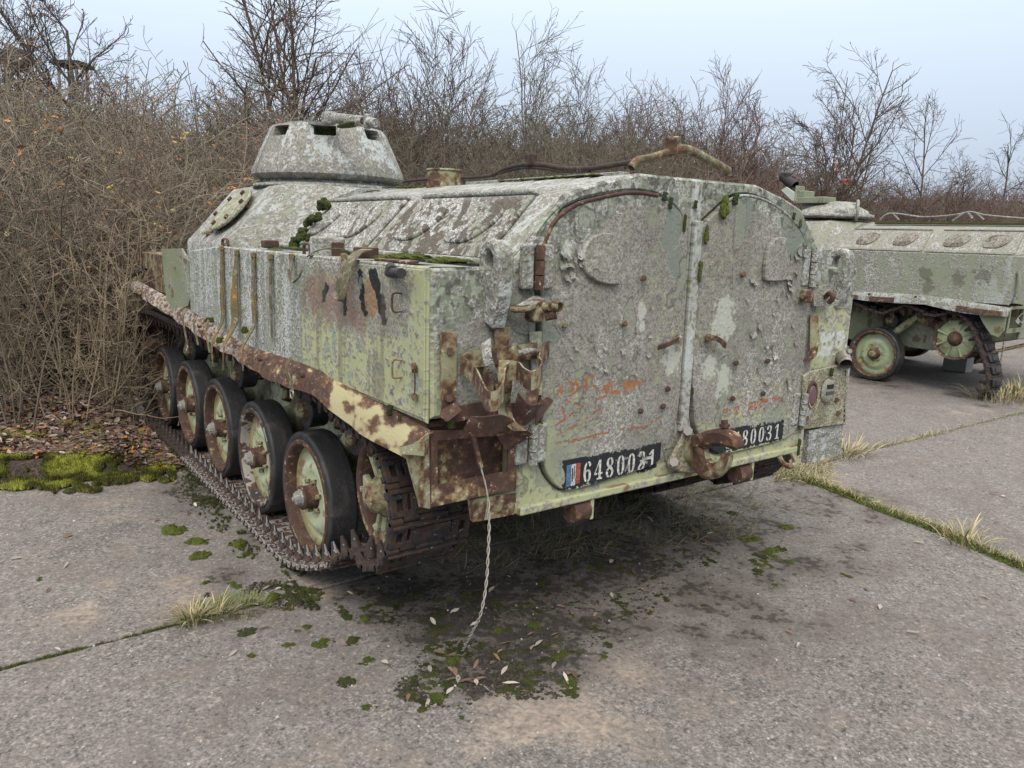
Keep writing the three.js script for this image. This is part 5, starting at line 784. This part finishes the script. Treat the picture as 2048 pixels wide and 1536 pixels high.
  const DEB = [[850, 1215, 190, 45], [1000, 1260, 220, 70], [950, 1330, 120, 60], [880, 1380, 90, 40], [1150, 1180, 200, 70], [560, 1190, 80, 30], [1300, 1080, 160, 70], [620, 1120, 60, 30], [420, 975, 90, 40], [1060, 1370, 120, 30]];
  scatter('moss_bits', CUSH[0], M.mossHi, 2600, () => { const p = inBlob(1, DEB); if (fb(p.x * 9, p.z * 9, 711, 3) < 0.44) return null; p.y = -0.003; const s = 0.008 + r() * r() * 0.034; return { p, r: [0, r() * 6.28, 0], s: [s, s * (0.7 + r() * 0.6), s] }; }, 'scattered dark green moss crumbs on the dirty concrete behind the near carrier', 'moss', () => { const k = 0.4 + r() * 0.7; return [k, k * 0.98, k]; });
  const crumb = (() => { const g = new THREE.IcosahedronGeometry(1, 0), p = g.attributes.position; for (let i = 0; i < p.count; i++) { const k = 0.7 + 0.6 * vn(p.getX(i) * 3 + 5, p.getY(i) * 3 + p.getZ(i) * 2, 721); p.setXYZ(i, p.getX(i) * k, p.getY(i) * k * 0.6, p.getZ(i) * k); } g.computeVertexNormals(); return g; })();
  scatter('soil_crumbs', crumb, new THREE.MeshStandardMaterial({ color: 0xffffff, roughness: 1 }), 5200, () => { const p = inBlob(1, DEB); if (fb(p.x * 7, p.z * 7, 713, 3) < 0.43) return null; p.y = 0.001; const s = 0.0025 + r() * r() * 0.011; return { p, r: [r() * 6, r() * 6, 0], s }; }, 'dark crumbs of soil and grit scattered on the concrete behind the near carrier', 'soil', () => { const k = 0.5 + r(); return [0.04 * k, 0.034 * k, 0.028 * k]; });
  scatter('gravel', crumb, new THREE.MeshStandardMaterial({ color: 0xffffff, roughness: 0.95 }), 1500, () => { const p = GP(r() * 2048, 940 + r() * 600); p.y = 0.001; const s = 0.002 + r() * r() * r() * 0.009; return { p, r: [r() * 6, r() * 6, 0], s }; }, 'tiny pale stones lying loose on the concrete', 'gravel', () => { const k = 0.5 + r() * 0.9; return [0.33 * k, 0.31 * k, 0.28 * k]; });
  // leaves
  const leaf = (() => { const g = new THREE.BufferGeometry(), P = [0, 0, -0.5, 0.2, 0.05, -0.15, 0.19, 0.07, 0.2, 0, 0.02, 0.55, -0.19, 0.09, 0.2, -0.2, 0.04, -0.15, 0, -0.01, 0.0]; g.setAttribute('position', new THREE.Float32BufferAttribute(P, 3)); g.setIndex([0, 6, 1, 1, 6, 2, 2, 6, 3, 3, 6, 4, 4, 6, 5, 5, 6, 0]); g.computeVertexNormals(); return g; })();
  const leafM = new THREE.MeshStandardMaterial({ color: 0xffffff, roughness: 0.85, side: THREE.DoubleSide });
  const dead = () => { const k = 0.5 + r() * 0.9, q = r(); return q < 0.55 ? [0.11 * k, 0.07 * k, 0.058 * k] : q < 0.8 ? [0.2 * k, 0.13 * k, 0.09 * k] : q < 0.92 ? [0.33 * k, 0.28 * k, 0.24 * k] : [0.36 * k, 0.16 * k, 0.05 * k]; };
  globalThis.__leaf = { leaf, leafM };
  scatter('leaf_litter', leaf, leafM, 12000, () => { const u = -60 + r() * 420, v = 790 + Math.sqrt(r()) * 150, p = GP(u, v); if (p.x > -1.3 + (p.z < -5.5 ? 3 : 0)) return null; p.y = Math.max(0, globalThis.__bank(p.x, p.z)) + 0.006 + r() * 0.03; return { p, r: [(r() - 0.5) * 1.4, r() * 6.28, (r() - 0.5) * 1.4], s: 0.04 + r() * 0.045 }; }, 'brown and mauve dead leaves heaped under the shrubs', 'leaves', dead);
  scatter('fallen_leaves', leaf, leafM, 110, (i) => { const p = i < 70 ? inBlob(1, DEB) : GP(r() * 2048, 930 + r() * 420); p.y = 0.004 + r() * 0.006; return { p, r: [(r() - 0.5) * 0.6, r() * 6.28, (r() - 0.5) * 0.6], s: [0.026 + r() * 0.025, 0.06, 0.035 + r() * 0.035] }; }, 'single withered leaves lying on the concrete', 'leaves', () => { const k = 0.6 + r() * 0.8, q = r(); return q < 0.4 ? [0.36 * k, 0.32 * k, 0.27 * k] : [0.16 * k, 0.1 * k, 0.07 * k]; });
  // grass
  const blade = (() => { const n = 5, P = [], I = []; for (let i = 0; i <= n; i++) { const t = i / n, w = 0.5 * (1 - t * t) * 0.045 + 0.002; P.push(-w, t - 0.2 * t * t, 0.55 * t * t, w, t - 0.2 * t * t, 0.55 * t * t); if (i) { const k = i * 2; I.push(k - 2, k - 1, k, k - 1, k + 1, k); } } const g = new THREE.BufferGeometry(); g.setAttribute('position', new THREE.Float32BufferAttribute(P, 3)); g.setIndex(I); g.computeVertexNormals(); return g; })();
  const grassM = new THREE.MeshStandardMaterial({ color: 0xffffff, roughness: 0.9, side: THREE.DoubleSide });
  const straw = (dry) => () => { const k = 0.6 + r() * 0.7; return r() < dry ? [0.4 * k, 0.34 * k, 0.2 * k] : r() < 0.5 ? [0.13 * k, 0.17 * k, 0.05 * k] : [0.22 * k, 0.22 * k, 0.09 * k]; };
  const tuft = (u, v, n, h, spread, dry, label) => { const c = GP(u, v); const I = new THREE.InstancedMesh(blade, grassM, n), col = straw(dry), cc = new THREE.Color(); I.name = numbered('grass_tuft'); I.castShadow = I.receiveShadow = true; for (let i = 0; i < n; i++) { const a = r() * 6.28, d = Math.sqrt(r()) * spread; D3.position.set(c.x + Math.cos(a) * d, 0.0, c.z + Math.sin(a) * d); D3.rotation.set((r() - 0.2) * 0.9, a + (r() - 0.5) * 1.6, 0, 'YXZ'); D3.rotation.set((r() - 0.15) * 0.8, Math.PI / 2 - a + (r() - 0.5), 0, 'YXZ'); const s = h * (0.4 + r() * 0.8); D3.scale.set(s * 1.3, s, s); D3.updateMatrix(); I.setMatrixAt(i, D3.matrix); const q = col(); I.setColorAt(i, cc.setRGB(...q)); } D3.rotation.order = 'XYZ'; scene.add(I); tag(I, label, 'grass', null, 'stuff'); };
  tuft(385, 1243, 200, 0.1, 0.055, 0.6, 'dry straw-coloured grass tuft in the concrete joint'); tuft(430, 1232, 130, 0.09, 0.08, 0.2, 'green grass tuft beside the straw-coloured one'); tuft(480, 1215, 900, 0.035, 0.13, 0.02, 'low green plants creeping along the joint');
  tuft(1690, 905, 140, 0.16, 0.22, 0.85, 'dry grass wisps below the mud flap'); tuft(1930, 1085, 50, 0.16, 0.12, 0.8, 'dry grass wisps standing in the long joint'); tuft(2010, 800, 130, 0.24, 0.4, 0.8, 'tall pale dry grass at the end of the broken track'); tuft(2046, 790, 150, 0.26, 0.4, 0.8, 'tall pale dry grass behind the broken track');
  const J = [GP(2080, 1150), GP(1960, 1098), GP(1880, 1063), GP(1790, 1030), GP(1680, 985), GP(1600, 955), GP(1560, 938)], jc = new THREE.CatmullRomCurve3(J);
  scatter('joint_grass', blade, grassM, 3600, () => { const t = r(), p = jc.getPoint(t); const wd = 0.03 + 0.13 * vn(t * 14, 2, 761); p.x += (r() - 0.5) * (wd + 0.2 * ss(0.8, 1, t)); p.z += (r() - 0.5) * (wd + 0.14 * ss(0.8, 1, t)); p.y = -0.004; if (vn(t * 30, 9, 763) < 0.25) return null; const s = 0.03 + r() * r() * 0.1; return { p, r: [(r() - 0.3) * 1.1, r() * 6.28, 0], s: [s * 1.2, s * 0.8, s] }; }, 'strip of short green and straw grass along the slab joint', 'grass', straw(0.5));
  scatter('joint_moss', rosette, carpet, 3000, () => { const t = r(), p = jc.getPoint(t); p.x += (r() - 0.5) * 0.1; p.z += (r() - 0.5) * 0.1; p.y = 0; return { p, r: [(r() - 0.5) * 0.6, r() * 6.28, 0], s: 0.01 + r() * 0.014 }; }, 'green moss filling the slab joint', 'moss', () => { const k = 0.5 + r() * 0.7; return [0.13 * k, 0.17 * k, 0.03 * k]; });
  const J2 = new THREE.CatmullRomCurve3([GP(-20, 1345), GP(100, 1312), GP(230, 1280), GP(330, 1252), GP(420, 1230), GP(560, 1200)]);
  scatter('joint_moss', rosette, carpet, 1100, () => { const t = r(), p = J2.getPoint(t); p.x += (r() - 0.5) * 0.03; p.z += (r() - 0.5) * 0.03; p.y = -0.01; if (vn(t * 22, 3, 731) < 0.45) return null; return { p, r: [(r() - 0.5) * 0.6, r() * 6.28, 0], s: 0.006 + r() * 0.012 }; }, 'dark moss in the narrow slab crack on the left', 'moss', () => { const k = 0.4 + r() * 0.7; return [0.11 * k, 0.14 * k, 0.03 * k]; });
  const J3 = new THREE.CatmullRomCurve3([GP(1640, 925), GP(1700, 904), GP(1800, 885), GP(1900, 862), GP(2060, 822)]);
  scatter('joint_grass', blade, grassM, 1100, () => { const t = r(), p = J3.getPoint(t); p.x += (r() - 0.5) * (0.08 + 0.4 * ss(0.25, 0, t)); p.z += (r() - 0.5) * (0.05 + 0.25 * ss(0.25, 0, t)); p.y = -0.004; const s = 0.03 + r() * r() * 0.09; return { p, r: [(r() - 0.3) * 1.2, r() * 6.28, 0], s: [s, s * 0.8, s] }; }, 'thin grass along the joint towards the far carrier', 'grass', straw(0.6));
  scatter('dry_grass', blade, grassM, 5200, () => { const u = 880 + r() * 640, v = 1000 + r() * 150 - (u - 880) * 0.12; const p = GP(u, v); if (p.z > -0.12 - 0.25 * vn(u * 0.02, 1, 741) || fb(p.x * 5, p.z * 5, 743, 2) < 0.36) return null; p.y = -0.004; const s = 0.05 + r() * 0.17; return { p, r: [(r() + 0.35) * 1.1, r() * 6.28, 0], s: [s * 0.4, s * 0.4, s] }; }, 'matted dry grass in the shade under the near carrier', 'grass', () => { const k = 0.45 + r() * 0.7; return r() < 0.5 ? [0.26 * k, 0.2 * k, 0.12 * k] : [0.1 * k, 0.12 * k, 0.045 * k]; });
  scatter('dry_grass', blade, grassM, 900, () => { const u = 1540 + r() * 120, v = 905 + r() * 60; const p = GP(u, v); p.y = 0; const s = 0.05 + r() * 0.12; return { p, r: [(r() + 0.1) * 1.2, r() * 6.28, 0], s: [s * 0.8, s * 0.6, s] }; }, 'straw-coloured grass beside the mud flap', 'grass', straw(0.75));
  scatter('track_moss', rosette, carpet, 1800, () => { const z = -0.9 - r() * 3.4, p = V(-1.27 - r() * r() * 0.16, 0, z); if (fb(p.z * 4, p.x * 8, 751, 2) < 0.5) return null; return { p, r: [(r() - 0.5) * 0.6, r() * 6.28, 0], s: 0.008 + r() * 0.016 }; }, 'dark moss and dirt along the edge of the near track', 'moss', () => { const k = 0.3 + r() * 0.6; return [0.09 * k, 0.11 * k, 0.03 * k]; });
}

/* ---------- bare shrubs and trees ---------- */
// branches as thin prisms; returns geometry and the tips for leaves
function grow(seed, o) {
  const r = rngOf(seed), pos = [], nor = [], idx = [], tips = [];
  let segs = 0;
  const ring = (p, t, rad, n, ph) => { const a = Math.abs(t.y) < 0.9 ? V(0, 1, 0) : V(1, 0, 0), X = a.clone().cross(t).normalize(), Y = t.clone().cross(X), b = pos.length / 3; for (let i = 0; i < n; i++) { const q = ph + i * Math.PI * 2 / n, c = Math.cos(q), s = Math.sin(q), nx = X.x * c + Y.x * s, ny = X.y * c + Y.y * s, nz = X.z * c + Y.z * s; pos.push(p.x + nx * rad, p.y + ny * rad, p.z + nz * rad); nor.push(nx, ny, nz); } return b; };
  function branch(p, d, len, rad, depth) {
    const sl = Math.max(o.seg * (depth === 0 ? 1.2 : 0.8), 0.05), n = o.nseg ? (depth === 0 ? o.nseg[0] : o.nseg[depth]) : Math.max(2, Math.round(len / sl)), sides = rad > 0.025 ? 6 : rad > 0.008 ? 4 : 3;
    p = p.clone(); d = d.clone(); let prev = ring(p, d, rad, sides, 0);
    for (let i = 1; i <= n; i++) {
      const t = i / n, w = o.wander * (depth ? 1.2 : 0.6);
      d.x += (r() - 0.5) * w; d.y += (r() - 0.5) * w + o.up * (depth ? 1 : 0.6); d.z += (r() - 0.5) * w; d.normalize();
      p.addScaledVector(d, len / n); const q = Math.max(o.min, rad * (1 - t * 0.72)), cur = ring(p, d, q, sides, 0); segs++; const E = o.env, gone = E && p.y > E.low && (p.x * p.x + p.z * p.z) / (E.rx * E.rx) + ((p.y - E.cy) / E.ry) ** 2 > 0.82 + 0.36 * r();
      for (let k = 0; k < sides; k++) { const e = (k + 1) % sides; idx.push(prev + k, cur + e, cur + k, prev + k, prev + e, cur + e); }
      prev = cur;
      if (depth < o.depth && segs < 20000 && (depth > 0 || t > (o.clear || 0.15))) {
        const kids = r() < o.kids[depth] % 1 ? Math.ceil(o.kids[depth]) : Math.floor(o.kids[depth]);
        for (let k = 0; k < kids; k++) {
          const ax = V(r() - 0.5, (r() - 0.5) * 0.6, r() - 0.5).cross(d).normalize(), an = o.angle * (0.7 + r() * 0.6), nd = d.clone().applyAxisAngle(ax, an);
          branch(p, nd, len * o.ratio * (0.55 + r() * 0.7) * (1 - t * 0.45), q * 0.66, depth + 1);
        }
      }
      if (depth >= 2 && r() < 0.5) tips.push(p.clone()); if (gone && depth > 0) break; if (gone && t > 0.75) break;
    }
    if (depth >= 1) tips.push(p.clone());
  }
  for (let s = 0; s < o.stems; s++) { const a = r() * 6.28, l = o.lean * (0.3 + r()), b = Math.sqrt(r()) * o.foot; branch(V(Math.cos(a) * b, -0.05, Math.sin(a) * b), V(Math.cos(a) * l, 1, Math.sin(a) * l).normalize(), o.h * (0.7 + r() * 0.45), o.r * (0.6 + r() * 0.6), 0); }
  const g = new THREE.BufferGeometry(); g.setAttribute('position', new THREE.Float32BufferAttribute(pos, 3)); g.setAttribute('normal', new THREE.Float32BufferAttribute(nor, 3)); g.setIndex(idx);
  return { g, tips, segs };
}
const barkM = (r, g, b) => new THREE.MeshStandardMaterial({ color: new THREE.Color().setRGB(r, g, b), roughness: 0.95 });
const BARK = { grey: barkM(0.13, 0.11, 0.08), brown: barkM(0.115, 0.082, 0.06), red: barkM(0.13, 0.076, 0.062), pale: barkM(0.27, 0.215, 0.145), dark: barkM(0.075, 0.062, 0.048), tint: barkM(1, 1, 1) };
{
  const shrub = [11, 12, 13, 14].map((s, i) => grow(s, { stems: 13, h: 2.1, r: 0.0105, foot: 0.42, lean: 0.5, nseg: [11, 6, 4], seg: 0.15, wander: 0.34, up: 0.014, depth: 2, kids: [1.25, 1.0, 0.3], ratio: 0.36, angle: 0.85, min: 0.0026, clear: 0.08 }));
  const r = rngOf(201), { leaf, leafM } = globalThis.__leaf;
  // the thicket is one mass: bushes placed in bands
  const bands = [
    { name: 'brushwood', label: 'dense tangle of bare brown brushwood beside the near carrier', n: 200, at: () => { const t = r(); const u = -260 + r() * 640, D = 7.2 + t * 7; return { u, D, h: 0.85 + 0.4 * r() + 0.07 * (D - 7) }; }, ok: (p) => (p.x < -1.75 || p.z < -6.4) && p.z < -4.9 + 0.18 * (p.x + 1.8), col: () => { const k = 0.75 + r() * 0.5, q = r(); return q < 0.45 ? [0.235 * k, 0.19 * k, 0.142 * k] : q < 0.75 ? [0.215 * k, 0.195 * k, 0.14 * k] : [0.17 * k, 0.118 * k, 0.096 * k]; } },
    { name: 'brushwood', label: 'bare grey-brown brushwood rising behind the turret', n: 360, at: () => { const u = 330 + r() * 900, D = 11 + r() * 9; return { u, D, h: 0.85 + 0.5 * r() + 0.075 * (D - 11) }; }, ok: (p) => p.z < -7.5, col: () => { const k = 0.7 + r() * 0.5, q = r(); return q < 0.5 ? [0.16 * k, 0.13 * k, 0.098 * k] : [0.145 * k, 0.128 * k, 0.092 * k]; } },
    { name: 'brushwood', label: 'reddish bare brushwood bank behind the far carrier', n: 460, at: () => { const u = 1130 + r() * 1050, D = 17 + r() * 11; const low = ss(1400, 1560, u); return { u, D, h: (1.2 + 0.6 * r()) * (1 - 0.34 * low) + 0.05 * (D - 17) * (1 - 0.5 * low) }; }, ok: (p) => p.z < -7.4, col: () => { const k = 0.7 + r() * 0.5, q = r(); return q < 0.55 ? [0.16 * k, 0.108 * k, 0.092 * k] : q < 0.85 ? [0.15 * k, 0.12 * k, 0.09 * k] : [0.16 * k, 0.145 * k, 0.09 * k]; } },
  ];
  bands.push({ name: 'brushwood', label: 'low dense purple-brown brushwood along the bank at the end of the far carrier', n: 260, at: () => { const u = 1640 + r() * 560, D = 19 + r() * 8; return { u, D, h: 0.95 + 0.4 * r() + 0.04 * (D - 19) }; }, ok: (p) => p.z < -7, col: () => { const k = 0.7 + r() * 0.5, q = r(); return q < 0.7 ? [0.15 * k, 0.1 * k, 0.088 * k] : [0.15 * k, 0.125 * k, 0.08 * k]; } });
  const leafPts = [];
  for (const [bi, B] of bands.entries()) {
    const list = shrub.map(() => []);
    for (let i = 0, guard = 0; i < B.n && guard < 9000; guard++) {
      const a = B.at(), d = V((a.u - 1024) / CAM.f, 0, -1).applyQuaternion(new THREE.Quaternion().setFromAxisAngle(V(0, 1, 0), CAM.yaw)); const p = CAM.p.clone().addScaledVector(d, a.D); p.y = 0; if (!B.ok(p)) continue;
      D3.position.copy(p); D3.rotation.set(0, r() * 6.28, 0); const s = a.h * (0.9 + r() * 0.2); D3.scale.set(s * (0.9 + r() * 0.4), s, s * (0.9 + r() * 0.4)); D3.updateMatrix(); const k = (r() * shrub.length) | 0; list[k].push({ m: D3.matrix.clone(), c: B.col() });
      if (r() < (bi === 0 ? 0.9 : 0.2)) { const tp = shrub[k].tips, q = bi === 0 ? 34 + r() * 30 : 7; for (let j = 0; j < q; j++) leafPts.push({ p: tp[(r() * tp.length) | 0].clone().applyMatrix4(D3.matrix), bi, u: a.u }); }
      i++;
    }
    const top = new THREE.Group(); top.name = numbered(B.name); scene.add(top); tag(top, B.label, 'brushwood', null, 'stuff');
    list.forEach((L, k) => { if (!L.length) return; const I = new THREE.InstancedMesh(shrub[k].g, BARK.tint, L.length); I.name = 'bare_stems'; I.userData.kind = 'stuff'; I.castShadow = I.receiveShadow = true; L.forEach((q, i) => { I.setMatrixAt(i, q.m); I.setColorAt(i, new THREE.Color().setRGB(...q.c)); }); top.add(I); });
  }
  scatter('withered_leaves', leaf, leafM, leafPts.length, (i) => ({ p: leafPts[i].p, r: [r() * 6, r() * 6, r() * 6], s: (0.035 + r() * 0.045) * (leafPts[i].bi ? 1.2 : 1) }), 'sparse orange and yellow leaves still hanging in the brushwood', 'leaves', () => { const k = 0.6 + r() * 0.7, q = r(); return q < 0.45 ? [0.62 * k, 0.27 * k, 0.08 * k] : q < 0.75 ? [0.6 * k, 0.42 * k, 0.1 * k] : q < 0.9 ? [0.45 * k, 0.16 * k, 0.1 * k] : [0.4 * k, 0.36 * k, 0.2 * k]; });
  // thin saplings and stems at the front edge of the thicket, each one to be told apart
  const kinds = [21, 22, 23].map((s, i) => grow(s, { stems: 5 + i, h: 1.75, r: 0.0095, foot: 0.2, lean: 0.4, nseg: [13, 8, 5, 3], seg: 0.13, wander: 0.36, up: 0.02, depth: 3, kids: [0.95, 0.55, 0.3], ratio: 0.36, angle: 0.85, min: 0.0019, clear: 0.1 }));
  for (const [u, v, h, k, t] of [[60, 862, 1.1, 0, 0.5], [150, 868, 1.0, 1, 2.2], [215, 856, 1.15, 2, 4], [262, 850, 0.9, 0, 1.2], [20, 900, 0.95, 1, 5], [285, 842, 0.8, 2, 3.1], [110, 840, 1.25, 2, 0.2], [-40, 850, 1.2, 0, 2]]) {
    const p = GP(u, v); const t_ = thing('leafless_shrub', 'slender bare multi-stemmed shrub rooted in the leaf litter left of the near carrier', 'shrub', [p.x, 0.02, p.z], 'bare shrubs at the edge of the concrete');
    const o = obj('stems', kinds[k].g, u % 20 ? BARK.pale : BARK.grey, t_); o.rotation.y = t; o.scale.setScalar(h);
  }
  // arching twigs in front of the track
  { const p = GP(255, 850), t_ = thing('leafless_shrub', 'pale arching twigs reaching across the front of the near track', 'shrub', [p.x + 0.1, 0, p.z], 'bare shrubs at the edge of the concrete'); const g = grow(31, { stems: 7, h: 1.25, r: 0.008, foot: 0.12, lean: 0.9, seg: 0.1, wander: 0.3, up: 0.0, depth: 2, kids: [0.7, 0.4, 0.1], ratio: 0.4, angle: 0.8, min: 0.002, max: 500 }); obj('stems', g.g, BARK.pale, t_); }

  // trees
  const D0 = (u, D) => { const d = V((u - 1024) / CAM.f, 0, -1).applyQuaternion(new THREE.Quaternion().setFromAxisAngle(V(0, 1, 0), CAM.yaw)); const p = CAM.p.clone().addScaledVector(d, D); p.y = 0; return p; };
  const hz = (u) => 438 + 62 * u / 2048;
  const trees = [
    { u: 150, w: 150, D: 13.5, top: -70, label: 'tall bare tree with scattered orange leaves above the brushwood', k: 'dark', stems: 2, lean: 0.2, ang: 0.55, leaves: 120, seed: 41, r: 0.075, max: 4200 },
    { u: 40, w: 130, D: 15, top: -40, label: 'tall bare tree in front of the thin lookout platform', k: 'grey', stems: 3, lean: 0.25, ang: 0.6, leaves: 160, seed: 42, r: 0.055, max: 3600 },
    { u: 352, D: 10.5, top: 0, label: 'thin straight bare sapling with steep upright branches', k: 'grey', stems: 1, lean: 0.03, ang: 0.5, seed: 43, r: 0.022, max: 420 },
    { u: 622, w: 165, D: 16, top: -60, label: 'big spreading bare tree rising behind the turret', k: 'brown', stems: 4, lean: 0.36, ang: 0.62, leaves: 25, seed: 44, r: 0.06, kids: [1.9, 1.4, 1.0] },
    { u: 505, w: 90, D: 15, top: 170, label: 'bushy bare tree left of the big one behind the turret', k: 'brown', stems: 4, lean: 0.5, ang: 0.6, leaves: 30, seed: 45, r: 0.035, max: 2600 },
    { u: 770, w: 115, D: 14, top: 60, label: 'dense bare tree with fine upright twigs right of the turret', k: 'brown', stems: 7, lean: 0.26, ang: 0.42, seed: 46, r: 0.03, kids: [1.4, 1.2, 0.95] },
    { u: 872, w: 115, D: 15.5, top: 50, label: 'bare broom-shaped tree behind the vent pipe', k: 'brown', stems: 7, lean: 0.3, ang: 0.42, seed: 47, r: 0.03, kids: [1.4, 1.2, 0.95] },
    { u: 965, w: 105, D: 17, top: 130, label: 'rounded bare olive-brown tree behind the canopy rail', k: 'grey', stems: 7, lean: 0.36, ang: 0.5, seed: 48, r: 0.03, max: 3600 },
    { u: 1095, w: 100, D: 17.5, top: 72, label: 'fan-shaped bare tree of many stems behind the near roof', k: 'grey', stems: 9, lean: 0.42, ang: 0.5, seed: 49, r: 0.03, max: 4200 },
    { u: 1290, w: 120, D: 21, top: 190, label: 'rounded reddish bare tree behind the near roof bow', k: 'red', stems: 8, lean: 0.42, ang: 0.45, seed: 50, r: 0.03, max: 3400 },
    { u: 1395, w: 110, D: 20, top: 150, label: 'reddish bare tree with spiky upright top twigs', k: 'red', stems: 7, lean: 0.34, ang: 0.45, leaves: 25, seed: 51, r: 0.035, max: 3800 },
    { u: 1595, w: 165, D: 18.5, top: 108, label: 'wide spreading bare tree above the far turret', k: 'brown', stems: 7, lean: 0.62, ang: 0.55, leaves: 40, seed: 52, r: 0.05, kids: [2.0, 1.5, 1.2], ratio: 0.5 },
    { u: 1765, w: 125, D: 20.5, top: 215, label: 'low spreading bare tree leaning over the far roof', k: 'brown', stems: 5, lean: 0.75, ang: 0.6, seed: 53, r: 0.045, max: 4200 },
    { u: 1945, w: 90, D: 26, top: 250, label: 'small dark flat-topped bare tree beyond the bank', k: 'dark', stems: 7, lean: 0.55, ang: 0.7, seed: 54, r: 0.06, max: 3400 },
    { u: 2050, w: 60, D: 27, top: 285, label: 'ochre leafy crown at the far end of the bank', k: 'brown', stems: 7, lean: 0.6, ang: 0.6, leaves: 700, seed: 55, r: 0.05, max: 2600 },
    { u: 235, w: 80, D: 16.5, top: 30, label: 'fine-twigged bare tree beside the open sky gap', k: 'dark', stems: 4, lean: 0.35, ang: 0.6, seed: 56, r: 0.04, max: 4200 },
  ];
  for (const t of trees) {
    const p = D0(t.u, t.D), H = 1.66 + (hz(t.u) - t.top) / 1540 * t.D, one = t.stems === 1;
    const w = grow(t.seed, { stems: t.stems, h: H * (one ? 0.98 : 0.84), r: t.r, foot: one ? 0 : 0.18, lean: t.lean, seg: H * 0.075, nseg: one ? [16, 6] : [11, 8, 6, 4], wander: one ? 0.2 : 0.32, up: one ? 0.05 : 0.015, depth: one ? 1 : 3, kids: one ? [1.6, 0.7] : t.kids || (t.stems < 5 ? [1.6, 1.2, 0.85, 0.3] : [1.35, 1.15, 0.9, 0.3]), ratio: one ? 0.34 : (t.ratio || 0.56), angle: one ? t.ang : t.ang * 1.18, min: one ? 0.005 : 0.0044, env: one ? null : { cy: H * 0.6, ry: H * 0.41, rx: (t.w || 100) / 1540 * t.D, low: H * 0.3 }, max: t.max, clear: 0.22 });
    const o = thing('bare_tree', t.label, 'tree', [p.x, 0, p.z], 'bare trees behind the carriers');
    // thick wood and fine twigs as trunk and crown
    const ix = w.g.index.array, P = w.g.attributes.position, N = w.g.attributes.normal, A = [], B = []; for (let i = 0; i < ix.length; i += 3) { const q = (a, b) => Math.hypot(P.getX(a) - P.getX(b), P.getY(a) - P.getY(b), P.getZ(a) - P.getZ(b)); const e = Math.min(q(ix[i], ix[i + 1]), q(ix[i], ix[i + 2]), q(ix[i + 1], ix[i + 2])); (e > t.r * 0.5 ? A : B).push(ix[i], ix[i + 1], ix[i + 2]); }
    const sub = (L) => { const g = new THREE.BufferGeometry(), ps = new Float32Array(L.length * 3), ns = new Float32Array(L.length * 3); L.forEach((v, i) => { ps[i * 3] = P.getX(v); ps[i * 3 + 1] = P.getY(v); ps[i * 3 + 2] = P.getZ(v); ns[i * 3] = N.getX(v); ns[i * 3 + 1] = N.getY(v); ns[i * 3 + 2] = N.getZ(v); }); g.setAttribute('position', new THREE.BufferAttribute(ps, 3)); g.setAttribute('normal', new THREE.BufferAttribute(ns, 3)); return g; };
    if (A.length) obj('trunk', sub(A), BARK[t.k], o); if (B.length) obj('crown', sub(B), BARK[t.k], o);
    if (t.leaves) { const I = new THREE.InstancedMesh(leaf, leafM, t.leaves); I.name = 'leaves'; I.userData.kind = 'stuff'; const c = new THREE.Color(); for (let i = 0; i < t.leaves; i++) { D3.position.copy(w.tips[(r() * w.tips.length) | 0]); D3.rotation.set(r() * 6, r() * 6, r() * 6); D3.scale.setScalar(t.leaves > 500 ? 0.12 : 0.05 + r() * 0.04); D3.updateMatrix(); I.setMatrixAt(i, D3.matrix); const k = 0.6 + r() * 0.6; I.setColorAt(i, t.leaves > 500 ? c.setRGB(0.3 * k, 0.2 * k, 0.1 * k) : c.setRGB(0.46 * k, 0.2 * k, 0.08 * k)); } o.add(I); }
  }
  { // red-leaved bush in front of the spreading tree
    const p = D0(1575, 17.4), o = thing('leafy_bush', 'bush with salmon red leaves behind the far gun mount', 'bush', [p.x, 0, p.z]); const w = grow(61, { stems: 8, h: 2.7, r: 0.02, foot: 0.3, lean: 0.2, seg: 0.2, wander: 0.25, up: 0.03, depth: 2, kids: [0.8, 0.6, 0], ratio: 0.3, angle: 0.6, min: 0.003, max: 900, clear: 0.3 }); obj('stems', w.g, BARK.brown, o);
    const I = new THREE.InstancedMesh(leaf, leafM, 420); I.name = 'leaves'; I.userData.kind = 'stuff'; const c = new THREE.Color(); for (let i = 0; i < 420; i++) { D3.position.copy(w.tips[(r() * w.tips.length) | 0]); D3.rotation.set(r() * 6, r() * 6, r() * 6); D3.scale.setScalar(0.07 + r() * 0.06); D3.updateMatrix(); I.setMatrixAt(i, D3.matrix); const k = 0.6 + r() * 0.6; I.setColorAt(i, c.setRGB(0.5 * k, 0.2 * k, 0.14 * k)); } o.add(I); }
  // lookout platforms glimpsed through the branches
  const tower = (u0, u1, v, cab) => { const D = 34, a = D0(u0, D), b = D0(u1, D), y = 1.66 + (hz(u0) - v) / 1540 * D, m = a.clone().lerp(b, 0.5), w = a.distanceTo(b), o = thing('lookout_tower', cab ? 'thin dark lookout platform with a grey cabin, glimpsed through the trees' : 'thin dark lookout platform without a cabin, glimpsed through the trees', 'tower', [m.x, 0, m.z], 'lookout towers behind the trees'); o.rotation.y = CAM.yaw; obj('platform', rbox(w, 0.16, w, 0.03, 0, y, 0), M.dark, o); const lg = plain(0.2, 0.19, 0.18); for (const [x, z] of [[-1, -1], [1, -1], [-1, 1], [1, 1]]) obj('leg', rod(V(x * w * 0.36, 0, z * w * 0.36), V(x * w * 0.3, y, z * w * 0.3), 0.07, 0.06, 8), lg, o); if (cab) obj('cabin', rbox(0.6, 0.9, 0.7, 0.04, w * 0.5, y - 0.1, 0), plain(0.14, 0.13, 0.12), o); };
  tower(8, 70, 138, true); tower(146, 202, 152, false);
}

renderer.render(scene, camera);
